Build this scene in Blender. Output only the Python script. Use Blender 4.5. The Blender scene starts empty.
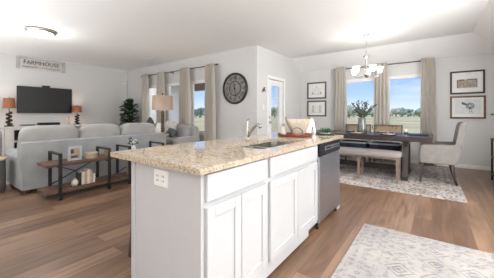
import bpy, bmesh, math, random
from mathutils import Vector, Matrix, noise as mnoise
PI = math.pi
random.seed(7)
scn = bpy.context.scene
COL = scn.collection

# ------------------------------------------------------------------ camera
cam_d = bpy.data.cameras.new('camera')
cam_d.sensor_width = 36.0
cam_d.lens = 36.0 * 250.5 / 494.0
cam_d.shift_y = -24.8 / 494.0
cam_d.clip_start = 0.05
cam_d.clip_end = 1000
cam = bpy.data.objects.new('camera', cam_d)
COL.objects.link(cam)
cam.location = (0, 0, 1.16)
cam.rotation_euler = (math.radians(90), 0, math.radians(36.4))
scn.camera = cam

# ------------------------------------------------------------------ view, sky, sun, large lights
scn.view_settings.view_transform = 'Standard'
scn.view_settings.look = 'None'
scn.view_settings.gamma = 1.0
scn.view_settings.use_curve_mapping = False
scn.view_settings.exposure = 0.5
scn.cycles.use_denoising = True
scn.cycles.max_bounces = 10
scn.cycles.diffuse_bounces = 6
scn.cycles.transparent_max_bounces = 16
scn.cycles.caustics_reflective = False
scn.cycles.caustics_refractive = False
scn.cycles.sample_clamp_indirect = 6.0


def s2l(c):
    return c / 12.92 if c <= 0.04045 else ((c + 0.055) / 1.055) ** 2.4


def rgb(r, g, b):
    return (s2l(r / 255), s2l(g / 255), s2l(b / 255), 1)


world = bpy.data.worlds.new('sky')
scn.world = world
world.use_nodes = True
nt = world.node_tree
nt.nodes.clear()
o_ = nt.nodes.new('ShaderNodeOutputWorld')
bg = nt.nodes.new('ShaderNodeBackground')
tc = nt.nodes.new('ShaderNodeTexCoord')
sp = nt.nodes.new('ShaderNodeSeparateXYZ')
rp = nt.nodes.new('ShaderNodeValToRGB')
e = rp.color_ramp.elements
e[0].position = 0.0
e[0].color = rgb(226, 236, 246)
e[1].position = 1.0
e[1].color = rgb(92, 142, 220)
k = e.new(0.07)
k.color = rgb(172, 203, 243)
k = e.new(0.22)
k.color = rgb(108, 157, 235)
nz = nt.nodes.new('ShaderNodeTexNoise')
nz.inputs['Scale'].default_value = 3.5
nz.inputs['Detail'].default_value = 7
mp = nt.nodes.new('ShaderNodeMapping')
mp.inputs['Scale'].default_value = (1, 1, 4.5)
cr = nt.nodes.new('ShaderNodeValToRGB')
cr.color_ramp.elements[0].position = 0.53
cr.color_ramp.elements[0].color = (0, 0, 0, 1)
cr.color_ramp.elements[1].position = 0.75
cr.color_ramp.elements[1].color = (0.6, 0.6, 0.6, 1)
mx = nt.nodes.new('ShaderNodeMixRGB')
mx.inputs[2].default_value = rgb(240, 244, 250)
L = nt.links.new
L(tc.outputs['Generated'], sp.inputs[0])
L(sp.outputs['Z'], rp.inputs[0])
L(tc.outputs['Generated'], mp.inputs[0])
L(mp.outputs[0], nz.inputs['Vector'])
L(nz.outputs['Fac'], cr.inputs[0])
L(cr.outputs[0], mx.inputs[0])
L(rp.outputs[0], mx.inputs[1])
L(mx.outputs[0], bg.inputs[0])
L(bg.outputs[0], o_.inputs[0])
bg.inputs[1].default_value = 0.88


def lamp(name, kind, loc, power, color=(1, 1, 1), size=0.2, size_y=None, aim=None, spread=None):
    d = bpy.data.lights.new(name, kind)
    d.energy = power
    d.color = color
    if kind == 'AREA':
        d.shape = 'RECTANGLE'
        d.size = size
        d.size_y = size_y or size
        if spread:
            d.spread = spread
    elif kind == 'POINT':
        d.shadow_soft_size = size
    elif kind == 'SUN':
        d.angle = size
    o = bpy.data.objects.new(name, d)
    COL.objects.link(o)
    o.location = loc
    if aim is not None:
        o.rotation_euler = (Vector(aim) - Vector(loc)).to_track_quat('-Z', 'Y').to_euler()
    return o


lamp('sun', 'SUN', (0, -5, 20), 2.6, (1.0, 0.96, 0.9), 0.02, aim=(4, 10, 0))
# added out-of-frame area lights, standing in for daylight and ceiling fixtures
lamp('kitchen_side_fill', 'AREA', (2.40, 0.4, 1.45), 9, (0.95, 0.98, 1.0), 4.6, 2.0, aim=(-4, 0.9, 1.75))  # stands in for daylight from the right; no opening in that wall
lamp('kitchen_rear_fill', 'AREA', (-0.3, -2.5, 1.5), 9, (0.97, 0.98, 1.0), 4.0, 1.9, aim=(-0.6, 4, 1.9))  # added panel for window daylight; the rear wall has no window
lamp('living_room_rear_fill', 'AREA', (-5.6, -2.5, 1.5), 5, (0.95, 0.98, 1.0), 5.0, 1.9, aim=(-5.8, 4, 2.0))  # added fill along the rear of the living room
lamp('kitchen_uplight_fill', 'AREA', (1.0, -1.0, 0.9), 52, (0.95, 0.98, 1.0), 3.0, 1.8, aim=(1.0, -0.95, 3))  # added uplight that brightens the ceiling near the camera
lamp('dining_uplight_fill', 'AREA', (1.75, 1.6, 0.9), 135, (0.95, 0.98, 1.0), 1.2, 3.2, aim=(1.75, 1.65, 3))  # added uplight for the ceiling towards the dining area
lamp('living_room_uplight_fill', 'AREA', (-5.6, -0.9, 0.9), 118, (0.95, 0.98, 1.0), 5.0, 2.2, aim=(-5.6, -0.85, 3))  # added uplight for the living room ceiling, no lamp stands here
lamp('dining_side_fill', 'AREA', (1.12, 4.0, 1.45), 38, (1.0, 0.99, 0.98), 0.8, 1.9, aim=(-2.6, 6.2, 1.6), spread=2.0)  # added fill for porch wall and dining area, no window behind it
lamp('walkway_down_fill', 'AREA', (0.98, 2.85, 2.71), 34, (1.0, 0.99, 0.98), 0.5, 1.1, aim=(0.6, 3.9, 0))  # added panel brightening the dining floor, not a fixture
lamp('kitchen_down_fill', 'AREA', (1.55, 1.4, 2.71), 52, (1.0, 0.98, 0.96), 1.4, 3.2, aim=(1.3, 1.9, 0), spread=2.0)  # added panel brightening the right-hand floor, not a fixture


# ------------------------------------------------------------------ materials
def new_mat(name):
    m = bpy.data.materials.new(name)
    m.use_nodes = True
    t = m.node_tree
    b = t.nodes['Principled BSDF']
    return m, t, b


def noise_node(t, scale, detail=3, vec=None, stretch=None, coord='Object'):
    tcn = t.nodes.new('ShaderNodeTexCoord')
    n = t.nodes.new('ShaderNodeTexNoise')
    n.inputs['Scale'].default_value = scale
    n.inputs['Detail'].default_value = detail
    src = vec or tcn.outputs[coord]
    if stretch:
        m = t.nodes.new('ShaderNodeMapping')
        m.inputs['Scale'].default_value = stretch
        t.links.new(src, m.inputs[0])
        src = m.outputs[0]
    t.links.new(src, n.inputs['Vector'])
    return n


def ramp(t, src, stops, interp='LINEAR'):
    r = t.nodes.new('ShaderNodeValToRGB')
    r.color_ramp.interpolation = interp
    el = r.color_ramp.elements
    while len(el) > 1:
        el.remove(el[0])
    el[0].position = stops[0][0]
    el[0].color = stops[0][1]
    for p, c in stops[1:]:
        q = el.new(p)
        q.color = c
    t.links.new(src, r.inputs[0])
    return r


def mix(t, fac, a, b, mode='MIX'):
    m = t.nodes.new('ShaderNodeMixRGB')
    m.blend_type = mode
    for i, v in enumerate((fac, a, b)):
        if hasattr(v, 'is_linked'):
            t.links.new(v, m.inputs[i])
        else:
            m.inputs[i].default_value = v
    return m.outputs[0]


def math_(t, op, a, b=None, c=None):
    m = t.nodes.new('ShaderNodeMath')
    m.operation = op
    for i, v in enumerate((a, b, c)):
        if v is None:
            continue
        if hasattr(v, 'is_linked'):
            t.links.new(v, m.inputs[i])
        else:
            m.inputs[i].default_value = v
    return m.outputs[0]


def bump(t, b, h, strength=0.2, dist=0.01):
    n = t.nodes.new('ShaderNodeBump')
    n.inputs['Strength'].default_value = strength
    n.inputs['Distance'].default_value = dist
    t.links.new(h, n.inputs['Height'])
    t.links.new(n.outputs[0], b.inputs['Normal'])


def mat(name, c1, c2=None, rough=0.5, metal=0.0, scale=8, stretch=None, bmp=0.0, spec=0.5, coat=0.0, lo=0.35, hi=0.65):
    m, t, b = new_mat(name)
    b.inputs['Roughness'].default_value = rough
    b.inputs['Metallic'].default_value = metal
    b.inputs['Specular IOR Level'].default_value = spec
    b.inputs['Coat Weight'].default_value = coat
    n = noise_node(t, scale, 4, stretch=stretch)
    c2 = c2 or tuple(x * 0.93 for x in c1[:3]) + (1,)
    r = ramp(t, n.outputs['Fac'], [(lo, c1), (hi, c2)])
    t.links.new(r.outputs[0], b.inputs['Base Color'])
    if bmp:
        bump(t, b, n.outputs['Fac'], bmp, 0.005)
    return m


def emat(name, col, strength, base=(0.9, 0.9, 0.88, 1)):
    m, t, b = new_mat(name)
    b.inputs['Base Color'].default_value = base
    b.inputs['Emission Color'].default_value = col
    b.inputs['Emission Strength'].default_value = strength
    b.inputs['Roughness'].default_value = 0.4
    return m


def glass_mat(name, tint=(1, 1, 1, 1), gloss=0.06):
    m, t, b = new_mat(name)
    out = t.nodes['Material Output']
    tr = t.nodes.new('ShaderNodeBsdfTransparent')
    tr.inputs[0].default_value = tint
    gl = t.nodes.new('ShaderNodeBsdfGlossy')
    gl.inputs['Roughness'].default_value = 0.02
    lw = t.nodes.new('ShaderNodeLayerWeight')
    lw.inputs[0].default_value = gloss * 2
    ms = t.nodes.new('ShaderNodeMixShader')
    t.links.new(lw.outputs['Fresnel'], ms.inputs[0])
    t.links.new(tr.outputs[0], ms.inputs[1])
    t.links.new(gl.outputs[0], ms.inputs[2])
    t.links.new(ms.outputs[0], out.inputs['Surface'])
    return m


M = {}
M['wall'] = mat('greige_wall_paint', rgb(214, 214, 213), rgb(211, 211, 210), 0.85, scale=30, bmp=0.02)
M['ceiling'] = mat('ceiling_paint', rgb(247, 247, 246), rgb(245, 245, 244), 0.9, scale=60, bmp=0.03)
M['trim'] = mat('white_trim_paint', rgb(238, 238, 238), rgb(235, 235, 235), 0.4)
M['cab'] = mat('white_cabinet_paint', rgb(196, 197, 199), rgb(194, 195, 197), 0.4)
M['plastic_white'] = mat('white_plastic', rgb(238, 238, 236), None, 0.4)
M['black'] = mat('black_metal', rgb(38, 36, 36), rgb(48, 44, 42), 0.45, 0.2, 20)
M['rod'] = mat('bronze_rod', rgb(58, 50, 46), rgb(66, 58, 52), 0.4, 0.6)
M['tvscreen'] = mat('tv_screen', rgb(40, 40, 41), rgb(38, 38, 39), 0.3, spec=0.3)
M['tvbody'] = mat('tv_plastic', rgb(24, 24, 25), None, 0.4)
M['steel'] = mat('stainless_steel', rgb(208, 214, 224), rgb(194, 200, 210), 0.38, 1.0, 3, (1, 1, 60))
M['sinksteel'] = mat('sink_steel', rgb(178, 176, 172), rgb(164, 162, 158), 0.22, 0.9, 3)
M['chrome'] = mat('brushed_nickel', rgb(178, 172, 166), rgb(166, 160, 154), 0.14, 1.0)
M['nickel'] = mat('satin_nickel', rgb(190, 186, 180), None, 0.3, 1.0)
M['dwblack'] = mat('dishwasher_black', rgb(26, 28, 33), rgb(30, 32, 38), 0.25)
M['inlay'] = mat('grey_control_inlay', rgb(96, 102, 112), rgb(84, 90, 100), 0.3)
M['kick'] = mat('toe_kick_wood', rgb(96, 62, 34), rgb(80, 50, 27), 0.6, scale=6, stretch=(1, 1, 12))
M['sofacush'] = mat('sofa_cushion_linen', rgb(176, 175, 172), rgb(164, 163, 161), 0.95, scale=5, bmp=0.15, spec=0.2)
M['sofa'] = mat('sofa_linen', rgb(166, 168, 168), rgb(154, 157, 158), 0.95, scale=4, bmp=0.15, spec=0.2)
M['sofa2'] = mat('loveseat_fabric', rgb(168, 168, 168), rgb(156, 156, 156), 0.95, scale=6, bmp=0.1, spec=0.2)
M['pillowgrey'] = mat('grey_pillow_fabric', rgb(176, 175, 172), rgb(150, 150, 148), 0.95, scale=14, spec=0.1)
M['pillowdark'] = mat('charcoal_pillow_fabric', rgb(92, 94, 97), rgb(76, 78, 82), 0.95, scale=14, spec=0.1)
M['pillowwhite'] = mat('white_pillow_fabric', rgb(226, 225, 222), rgb(216, 215, 212), 0.95, scale=14, spec=0.1)
M['armfab'] = mat('dining_chair_fabric', rgb(134, 130, 126), rgb(122, 119, 116), 0.9, scale=10, bmp=0.08, spec=0.2)
M['benchfab'] = mat('bench_fabric', rgb(136, 132, 128), rgb(133, 129, 126), 0.9, scale=14, bmp=0.08, spec=0.2)
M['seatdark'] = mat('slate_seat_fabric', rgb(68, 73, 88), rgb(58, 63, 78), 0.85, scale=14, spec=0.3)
M['lit_rim'] = mat('painted_lit_rim', rgb(232, 233, 236), None, 0.7)  # near-white, carries the window light on the seat edge
M['darkwood'] = mat('espresso_wood', rgb(58, 50, 47), rgb(45, 39, 37), 0.25, scale=6, stretch=(2, 12, 12), spec=0.5)
M['legwood'] = mat('dark_leg_wood', rgb(70, 54, 46), rgb(54, 42, 36), 0.45, scale=6, stretch=(8, 8, 1))
M['weathered'] = mat('weathered_leg_wood', rgb(132, 116, 104), rgb(96, 82, 74), 0.6, scale=12, stretch=(6, 6, 1))
M['chairwood'] = mat('chair_frame_wood', rgb(112, 96, 80), rgb(96, 82, 68), 0.5, scale=8)
M['cane'] = mat('tan_cane', rgb(150, 134, 112), rgb(134, 118, 98), 0.7, scale=60)
M['rustic'] = mat('rustic_plank', rgb(116, 86, 70), rgb(74, 54, 45), 0.6, scale=5, stretch=(14, 1.2, 14), bmp=0.2)
M['tablewood'] = mat('pale_round_wood', rgb(196, 178, 152), rgb(176, 156, 130), 0.5, scale=8, stretch=(1, 8, 1))
M['greydrum'] = mat('grey_drum', rgb(112, 110, 108), rgb(94, 92, 90), 0.7, scale=10)
M['lampshade_orange'] = emat('amber_lamp_shade', rgb(206, 120, 66), 0.08, rgb(146, 90, 62))
M['lampdark'] = mat('bronze_sculpted_lamp', rgb(72, 56, 46), rgb(44, 36, 32), 0.45, 0.3, 20)
M['turned'] = mat('turned_wood_lamp', rgb(96, 82, 70), rgb(58, 48, 42), 0.6, scale=20)
M['lampshade_tan'] = emat('linen_lamp_shade', rgb(236, 180, 140), 0.10, rgb(160, 146, 134))
M['glow'] = emat('frosted_glass_lit', (1.0, 0.97, 0.92, 1), 2.2)
M['domeglow'] = emat('dome_glass_lit', (1.0, 0.98, 0.95, 1), 2.4)
M['leaf'] = mat('dark_leaf', rgb(50, 82, 52), rgb(32, 58, 38), 0.4, scale=6)
M['leaf2'] = mat('succulent_leaf', rgb(58, 104, 62), rgb(34, 74, 44), 0.5, scale=20)
M['sage'] = mat('sage_leaf', rgb(96, 108, 92), rgb(66, 80, 66), 0.6, scale=20)
M['bark'] = mat('bark', rgb(86, 70, 56), rgb(66, 54, 44), 0.8, scale=20)
M['basketpot'] = mat('woven_pot', rgb(176, 150, 118), rgb(140, 116, 88), 0.8, scale=40)
M['glass'] = glass_mat('window_glass')
M['goblet'] = glass_mat('goblet_glass', (0.97, 0.98, 0.99, 1), 0.07)
M['vaseglass'] = mat('smoky_vase_glass', rgb(118, 122, 120), rgb(92, 98, 96), 0.15, scale=14, spec=0.6)
M['clockblack'] = mat('clock_iron', rgb(46, 44, 44), rgb(60, 58, 57), 0.5, 0.3, 20)
M['clockface'] = mat('clock_dial', rgb(158, 155, 152), rgb(118, 116, 114), 0.7, scale=14)
M['clockmid'] = mat('clock_centre', rgb(150, 147, 143), rgb(116, 113, 110), 0.7, scale=10)
M['frame_dark'] = mat('umber_frame_wood', rgb(78, 52, 44), rgb(46, 33, 30), 0.5, scale=10, stretch=(4, 4, 4))
M['frame_brown'] = mat('walnut_frame_wood', rgb(126, 92, 62), rgb(84, 58, 40), 0.5, scale=12, stretch=(4, 4, 4))
M['frame_grey'] = mat('charcoal_frame_wood', rgb(98, 97, 97), rgb(82, 81, 81), 0.5, scale=12)
M['matboard'] = mat('white_mat_board', rgb(236, 236, 233), None, 0.8)
M['ink'] = mat('grey_ink', rgb(112, 112, 112), rgb(140, 140, 138), 0.8, scale=30)
M['inkdark'] = mat('dark_ink', rgb(84, 86, 86), rgb(110, 112, 112), 0.8, scale=30)
M['sepia'] = mat('sepia_print', rgb(196, 186, 170), rgb(150, 138, 124), 0.8, scale=14, lo=0.3, hi=0.7)
M['rust'] = mat('rust_ink', rgb(150, 110, 96), rgb(120, 86, 76), 0.8, scale=20)
M['palefield'] = mat('pale_print_ground', rgb(222, 225, 224), rgb(212, 216, 215), 0.8, scale=10)
M['galv'] = mat('galvanised_sign_metal', rgb(192, 193, 193), rgb(172, 173, 173), 0.5, 0.2, 6)
M['signletter'] = mat('taupe_letters', rgb(98, 88, 76), rgb(118, 108, 94), 0.7, scale=12)
M['signwhite'] = mat('whitewashed_board', rgb(206, 204, 200), rgb(192, 190, 186), 0.8, scale=6, stretch=(1, 1, 10))
M['silver'] = mat('silver_photo_frame', rgb(186, 190, 198), rgb(170, 174, 182), 0.4, 0.0)
M['photo_dark'] = mat('photo_dark_tones', rgb(70, 66, 62), rgb(90, 84, 78), 0.6)
M['photo_tan'] = mat('photo_tan_tones', rgb(188, 168, 140), rgb(160, 140, 116), 0.6)
M['boxwood'] = mat('pale_wood_box', rgb(186, 172, 150), rgb(158, 144, 124), 0.6, scale=6, stretch=(1, 1, 10))
M['cream'] = mat('cream_ceramic', rgb(222, 214, 200), None, 0.4)
M['bookw'] = mat('white_book_cloth', rgb(228, 222, 212), rgb(216, 208, 196), 0.7, scale=30)
M['bookt'] = mat('tan_book_cloth', rgb(190, 168, 144), rgb(176, 154, 130), 0.7, scale=30)
M['bookp'] = mat('rose_book_cloth', rgb(204, 172, 154), rgb(192, 160, 144), 0.7, scale=30)
M['bookk'] = mat('dark_book_cloth', rgb(62, 56, 54), rgb(74, 66, 62), 0.7, scale=30)
M['paper'] = mat('page_paper', rgb(232, 226, 212), None, 0.9)
M['redtray'] = mat('rust_red_enamel', rgb(150, 66, 44), rgb(126, 50, 34), 0.35)
M['basket'] = mat('beige_woven_basket', rgb(202, 190, 174), rgb(180, 168, 152), 0.85, scale=60, bmp=0.2)
M['towel'] = mat('white_linen_towel', rgb(238, 238, 240), None, 0.9, scale=30)
M['slate'] = mat('dark_slate_plate', rgb(62, 58, 58), rgb(50, 46, 46), 0.4)
M['porcelain'] = mat('white_porcelain', rgb(236, 236, 236), None, 0.2)
M['napkin'] = mat('tan_napkin', rgb(178, 150, 120), rgb(156, 130, 104), 0.9, scale=30)
M['candle'] = mat('ivory_candle', rgb(238, 230, 208), None, 0.6)
M['siding'] = None
M['grass'] = mat('dry_field_grass', rgb(206, 190, 146), rgb(168, 158, 112), 0.95, scale=0.12)
M['concrete'] = mat('patio_concrete', rgb(198, 194, 186), rgb(184, 180, 172), 0.9, scale=2)
M['soffit'] = mat('porch_wood', rgb(150, 138, 124), rgb(132, 120, 108), 0.8, scale=4)
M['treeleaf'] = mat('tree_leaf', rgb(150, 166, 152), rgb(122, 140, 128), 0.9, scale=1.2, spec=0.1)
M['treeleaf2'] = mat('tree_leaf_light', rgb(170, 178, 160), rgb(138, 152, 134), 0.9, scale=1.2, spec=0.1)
M['sensor'] = M['plastic_white']
M['outletdark'] = mat('outlet_slot', rgb(90, 90, 92), None, 0.5)
M['console'] = mat('white_console_paint', rgb(234, 233, 231), rgb(228, 227, 225), 0.5)
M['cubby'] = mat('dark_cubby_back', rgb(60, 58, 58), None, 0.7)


def curtain_mat():
    m, t, b = new_mat('oatmeal_linen_curtain')
    n = noise_node(t, 60, 3)
    r = ramp(t, n.outputs['Fac'], [(0.3, rgb(242, 238, 232)), (0.7, rgb(230, 226, 219))])
    t.links.new(r.outputs[0], b.inputs['Base Color'])
    b.inputs['Roughness'].default_value = 0.95
    b.inputs['Specular IOR Level'].default_value = 0.1
    b.inputs['Subsurface Weight'].default_value = 0.0
    b.inputs['Transmission Weight'].default_value = 0.0
    out = t.nodes['Material Output']
    tl = t.nodes.new('ShaderNodeBsdfTranslucent')
    t.links.new(r.outputs[0], tl.inputs[0])
    ms = t.nodes.new('ShaderNodeMixShader')
    ms.inputs[0].default_value = 0.6
    t.links.new(b.outputs[0], ms.inputs[1])
    t.links.new(tl.outputs[0], ms.inputs[2])
    t.links.new(ms.outputs[0], out.inputs['Surface'])
    return m


M['curtain'] = curtain_mat()


def floor_mat():
    m, t, b = new_mat('oak_plank_floor')
    tcn = t.nodes.new('ShaderNodeTexCoord')
    s = t.nodes.new('ShaderNodeSeparateXYZ')
    t.links.new(tcn.outputs['Object'], s.inputs[0])
    c = t.nodes.new('ShaderNodeCombineXYZ')
    t.links.new(s.outputs['Y'], c.inputs[0])
    t.links.new(s.outputs['X'], c.inputs[1])
    br = t.nodes.new('ShaderNodeTexBrick')
    br.offset = 0.37
    br.inputs['Scale'].default_value = 1.0
    br.inputs['Brick Width'].default_value = 1.7
    br.inputs['Row Height'].default_value = 0.16
    br.inputs['Mortar Size'].default_value = 0.0016
    br.inputs['Mortar Smooth'].default_value = 0.2
    br.inputs['Color1'].default_value = (0, 0, 0, 1)
    br.inputs['Color2'].default_value = (1, 1, 1, 1)
    br.inputs['Mortar'].default_value = (0.5, 0.5, 0.5, 1)
    t.links.new(c.outputs[0], br.inputs['Vector'])
    # per-plank offset so that the grain differs from plank to plank
    sc = t.nodes.new('ShaderNodeVectorMath')
    sc.operation = 'MULTIPLY_ADD'
    sc.inputs[1].default_value = (7, 7, 7)
    t.links.new(br.outputs['Color'], sc.inputs[0])
    t.links.new(c.outputs[0], sc.inputs[2])
    g1 = noise_node(t, 3.0, 6, vec=sc.outputs[0], stretch=(0.5, 7, 1))
    g2 = noise_node(t, 2.2, 4, vec=sc.outputs[0], stretch=(0.7, 2.6, 1))
    g2.inputs['Distortion'].default_value = 0.8
    plank = ramp(t, br.outputs['Color'], [(0.0, rgb(114, 87, 69)), (0.5, rgb(131, 103, 83)), (1.0, rgb(148, 120, 98))])
    grain = ramp(t, g1.outputs['Fac'], [(0.30, (0.56, 0.52, 0.49, 1)), (0.58, (1.10, 1.08, 1.06, 1))])
    knots = ramp(t, g2.outputs['Fac'], [(0.34, (0.55, 0.50, 0.47, 1)), (0.52, (1, 1, 1, 1))])
    col = mix(t, 0.75, plank.outputs[0], grain.outputs[0], 'MULTIPLY')
    col = mix(t, 0.6, col, knots.outputs[0], 'MULTIPLY')
    col = mix(t, br.outputs['Fac'], col, rgb(104, 82, 68))
    t.links.new(col, b.inputs['Base Color'])
    b.inputs['Roughness'].default_value = 0.32
    b.inputs['Specular IOR Level'].default_value = 0.6
    bump(t, b, g1.outputs['Fac'], 0.06, 0.004)
    return m


M['floor'] = floor_mat()


def granite_mat():
    m, t, b = new_mat('speckled_granite')
    tcn = t.nodes.new('ShaderNodeTexCoord')
    v = t.nodes.new('ShaderNodeTexVoronoi')
    v.inputs['Scale'].default_value = 110
    t.links.new(tcn.outputs['Object'], v.inputs['Vector'])
    s = t.nodes.new('ShaderNodeSeparateColor')
    t.links.new(v.outputs['Color'], s.inputs[0])
    spk = ramp(t, s.outputs[0], [(0.0, rgb(62, 56, 54)), (0.07, rgb(124, 112, 102)), (0.20, rgb(182, 158, 130)),
                                 (0.40, rgb(192, 174, 150)), (0.68, rgb(210, 196, 175)), (0.90, rgb(146, 141, 138))], 'CONSTANT')
    n = noise_node(t, 14, 5)
    blot = ramp(t, n.outputs['Fac'], [(0.38, rgb(190, 176, 156)), (0.62, rgb(216, 203, 184))])
    col = mix(t, 0.36, spk.outputs[0], blot.outputs[0])
    t.links.new(col, b.inputs['Base Color'])
    b.inputs['Roughness'].default_value = 0.06
    b.inputs['Specular IOR Level'].default_value = 0.55
    return m


M['granite'] = granite_mat()


def siding_mat():
    m, t, b = new_mat('white_lap_siding')
    b.inputs['Base Color'].default_value = rgb(232, 233, 235)
    b.inputs['Roughness'].default_value = 0.7
    return m


M['siding'] = siding_mat()


def rug_mat(name, hx, hy, ground, ground2, line, motif1, motif2, border=0.22, msc=5.0, fade=0.55, speck=0.3):
    m, t, b = new_mat(name)
    tcn = t.nodes.new('ShaderNodeTexCoord')
    s = t.nodes.new('ShaderNodeSeparateXYZ')
    t.links.new(tcn.outputs['Object'], s.inputs[0])
    ax = math_(t, 'ABSOLUTE', s.outputs['X'])
    ay = math_(t, 'ABSOLUTE', s.outputs['Y'])
    ed = math_(t, 'MINIMUM', math_(t, 'SUBTRACT', hx, ax), math_(t, 'SUBTRACT', hy, ay))
    K1, W0 = (1, 1, 1, 1), (0, 0, 0, 1)
    ed1 = math_(t, 'DIVIDE', ed, 0.5)
    bl = ramp(t, ed1, [(0.0, W0), (0.06, K1), (0.10, W0), (border * 2 - 0.03, W0), (border * 2 - 0.02, K1), (border * 2 + 0.01, W0),
                       (border * 2 + 0.07, K1), (border * 2 + 0.09, W0)], 'CONSTANT')
    inb = ramp(t, ed1, [(0.0, W0), (0.1, K1), (border * 2 - 0.03, W0)], 'CONSTANT')
    inf = ramp(t, ed1, [(0.0, W0), (border * 2 + 0.09, K1)], 'CONSTANT')
    dash = t.nodes.new('ShaderNodeTexVoronoi')
    dash.inputs['Scale'].default_value = 34
    dash.distance = 'MANHATTAN'
    dash.inputs['Randomness'].default_value = 0.0
    t.links.new(tcn.outputs['Object'], dash.inputs['Vector'])
    dsh = ramp(t, dash.outputs['Distance'], [(0.0, K1), (0.42, W0)], 'CONSTANT')
    bm_ = t.nodes.new('ShaderNodeTexVoronoi')
    bm_.inputs['Scale'].default_value = 13
    bm_.distance = 'MANHATTAN'
    bm_.inputs['Randomness'].default_value = 0.0
    t.links.new(tcn.outputs['Object'], bm_.inputs['Vector'])
    bmr = ramp(t, bm_.outputs['Distance'], [(0.0, K1), (0.14, W0), (0.27, K1), (0.42, W0)], 'CONSTANT')
    fm = t.nodes.new('ShaderNodeTexVoronoi')
    fm.inputs['Scale'].default_value = msc
    fm.distance = 'MANHATTAN'
    fm.inputs['Randomness'].default_value = 0.04
    t.links.new(tcn.outputs['Object'], fm.inputs['Vector'])
    fmr = ramp(t, fm.outputs['Distance'], [(0.0, K1), (0.10, W0), (0.18, K1), (0.26, W0), (0.40, K1), (0.46, W0)], 'CONSTANT')
    fcol = t.nodes.new('ShaderNodeSeparateColor')
    t.links.new(fm.outputs['Color'], fcol.inputs[0])
    fc = ramp(t, fcol.outputs[0], [(0.0, motif1), (0.45, motif2), (0.75, line)], 'CONSTANT')
    nz2 = noise_node(t, 7, 6)
    wear = ramp(t, nz2.outputs['Fac'], [(0.40, W0), (0.62, K1)])
    nz3 = noise_node(t, 55, 3)
    wear2 = ramp(t, nz3.outputs['Fac'], [(0.38, W0), (0.58, K1)])
    nz4 = noise_node(t, 2.4, 4)
    gr = ramp(t, nz4.outputs['Fac'], [(0.35, ground), (0.65, ground2)])
    w = math_(t, 'ADD', math_(t, 'MULTIPLY', wear.outputs[0], 0.65), 0.35)
    f_line = math_(t, 'MULTIPLY', math_(t, 'MULTIPLY', bl.outputs[0], dsh.outputs[0]), 0.9)
    f_b = math_(t, 'MULTIPLY', math_(t, 'MULTIPLY', inb.outputs[0], bmr.outputs[0]), math_(t, 'MULTIPLY', w, fade))
    f_f = math_(t, 'MULTIPLY', math_(t, 'MULTIPLY', inf.outputs[0], fmr.outputs[0]), math_(t, 'MULTIPLY', w, fade))
    nz5 = noise_node(t, 22, 5)
    spots = ramp(t, nz5.outputs['Fac'], [(0.52, W0), (0.62, K1)])
    col = mix(t, math_(t, 'MULTIPLY', spots.outputs[0], speck), gr.outputs[0], line)
    col = mix(t, f_f, col, fc.outputs[0])
    col = mix(t, f_b, col, line)
    col = mix(t, f_line, col, line)
    t.links.new(col, b.inputs['Base Color'])
    b.inputs['Roughness'].default_value = 0.95
    b.inputs['Specular IOR Level'].default_value = 0.1
    return m


# ------------------------------------------------------------------ mesh helpers
def wloc(o):
    v = Vector((0, 0, 0))
    while o is not None:
        v = v + o.location
        o = o.parent
    return v


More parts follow.
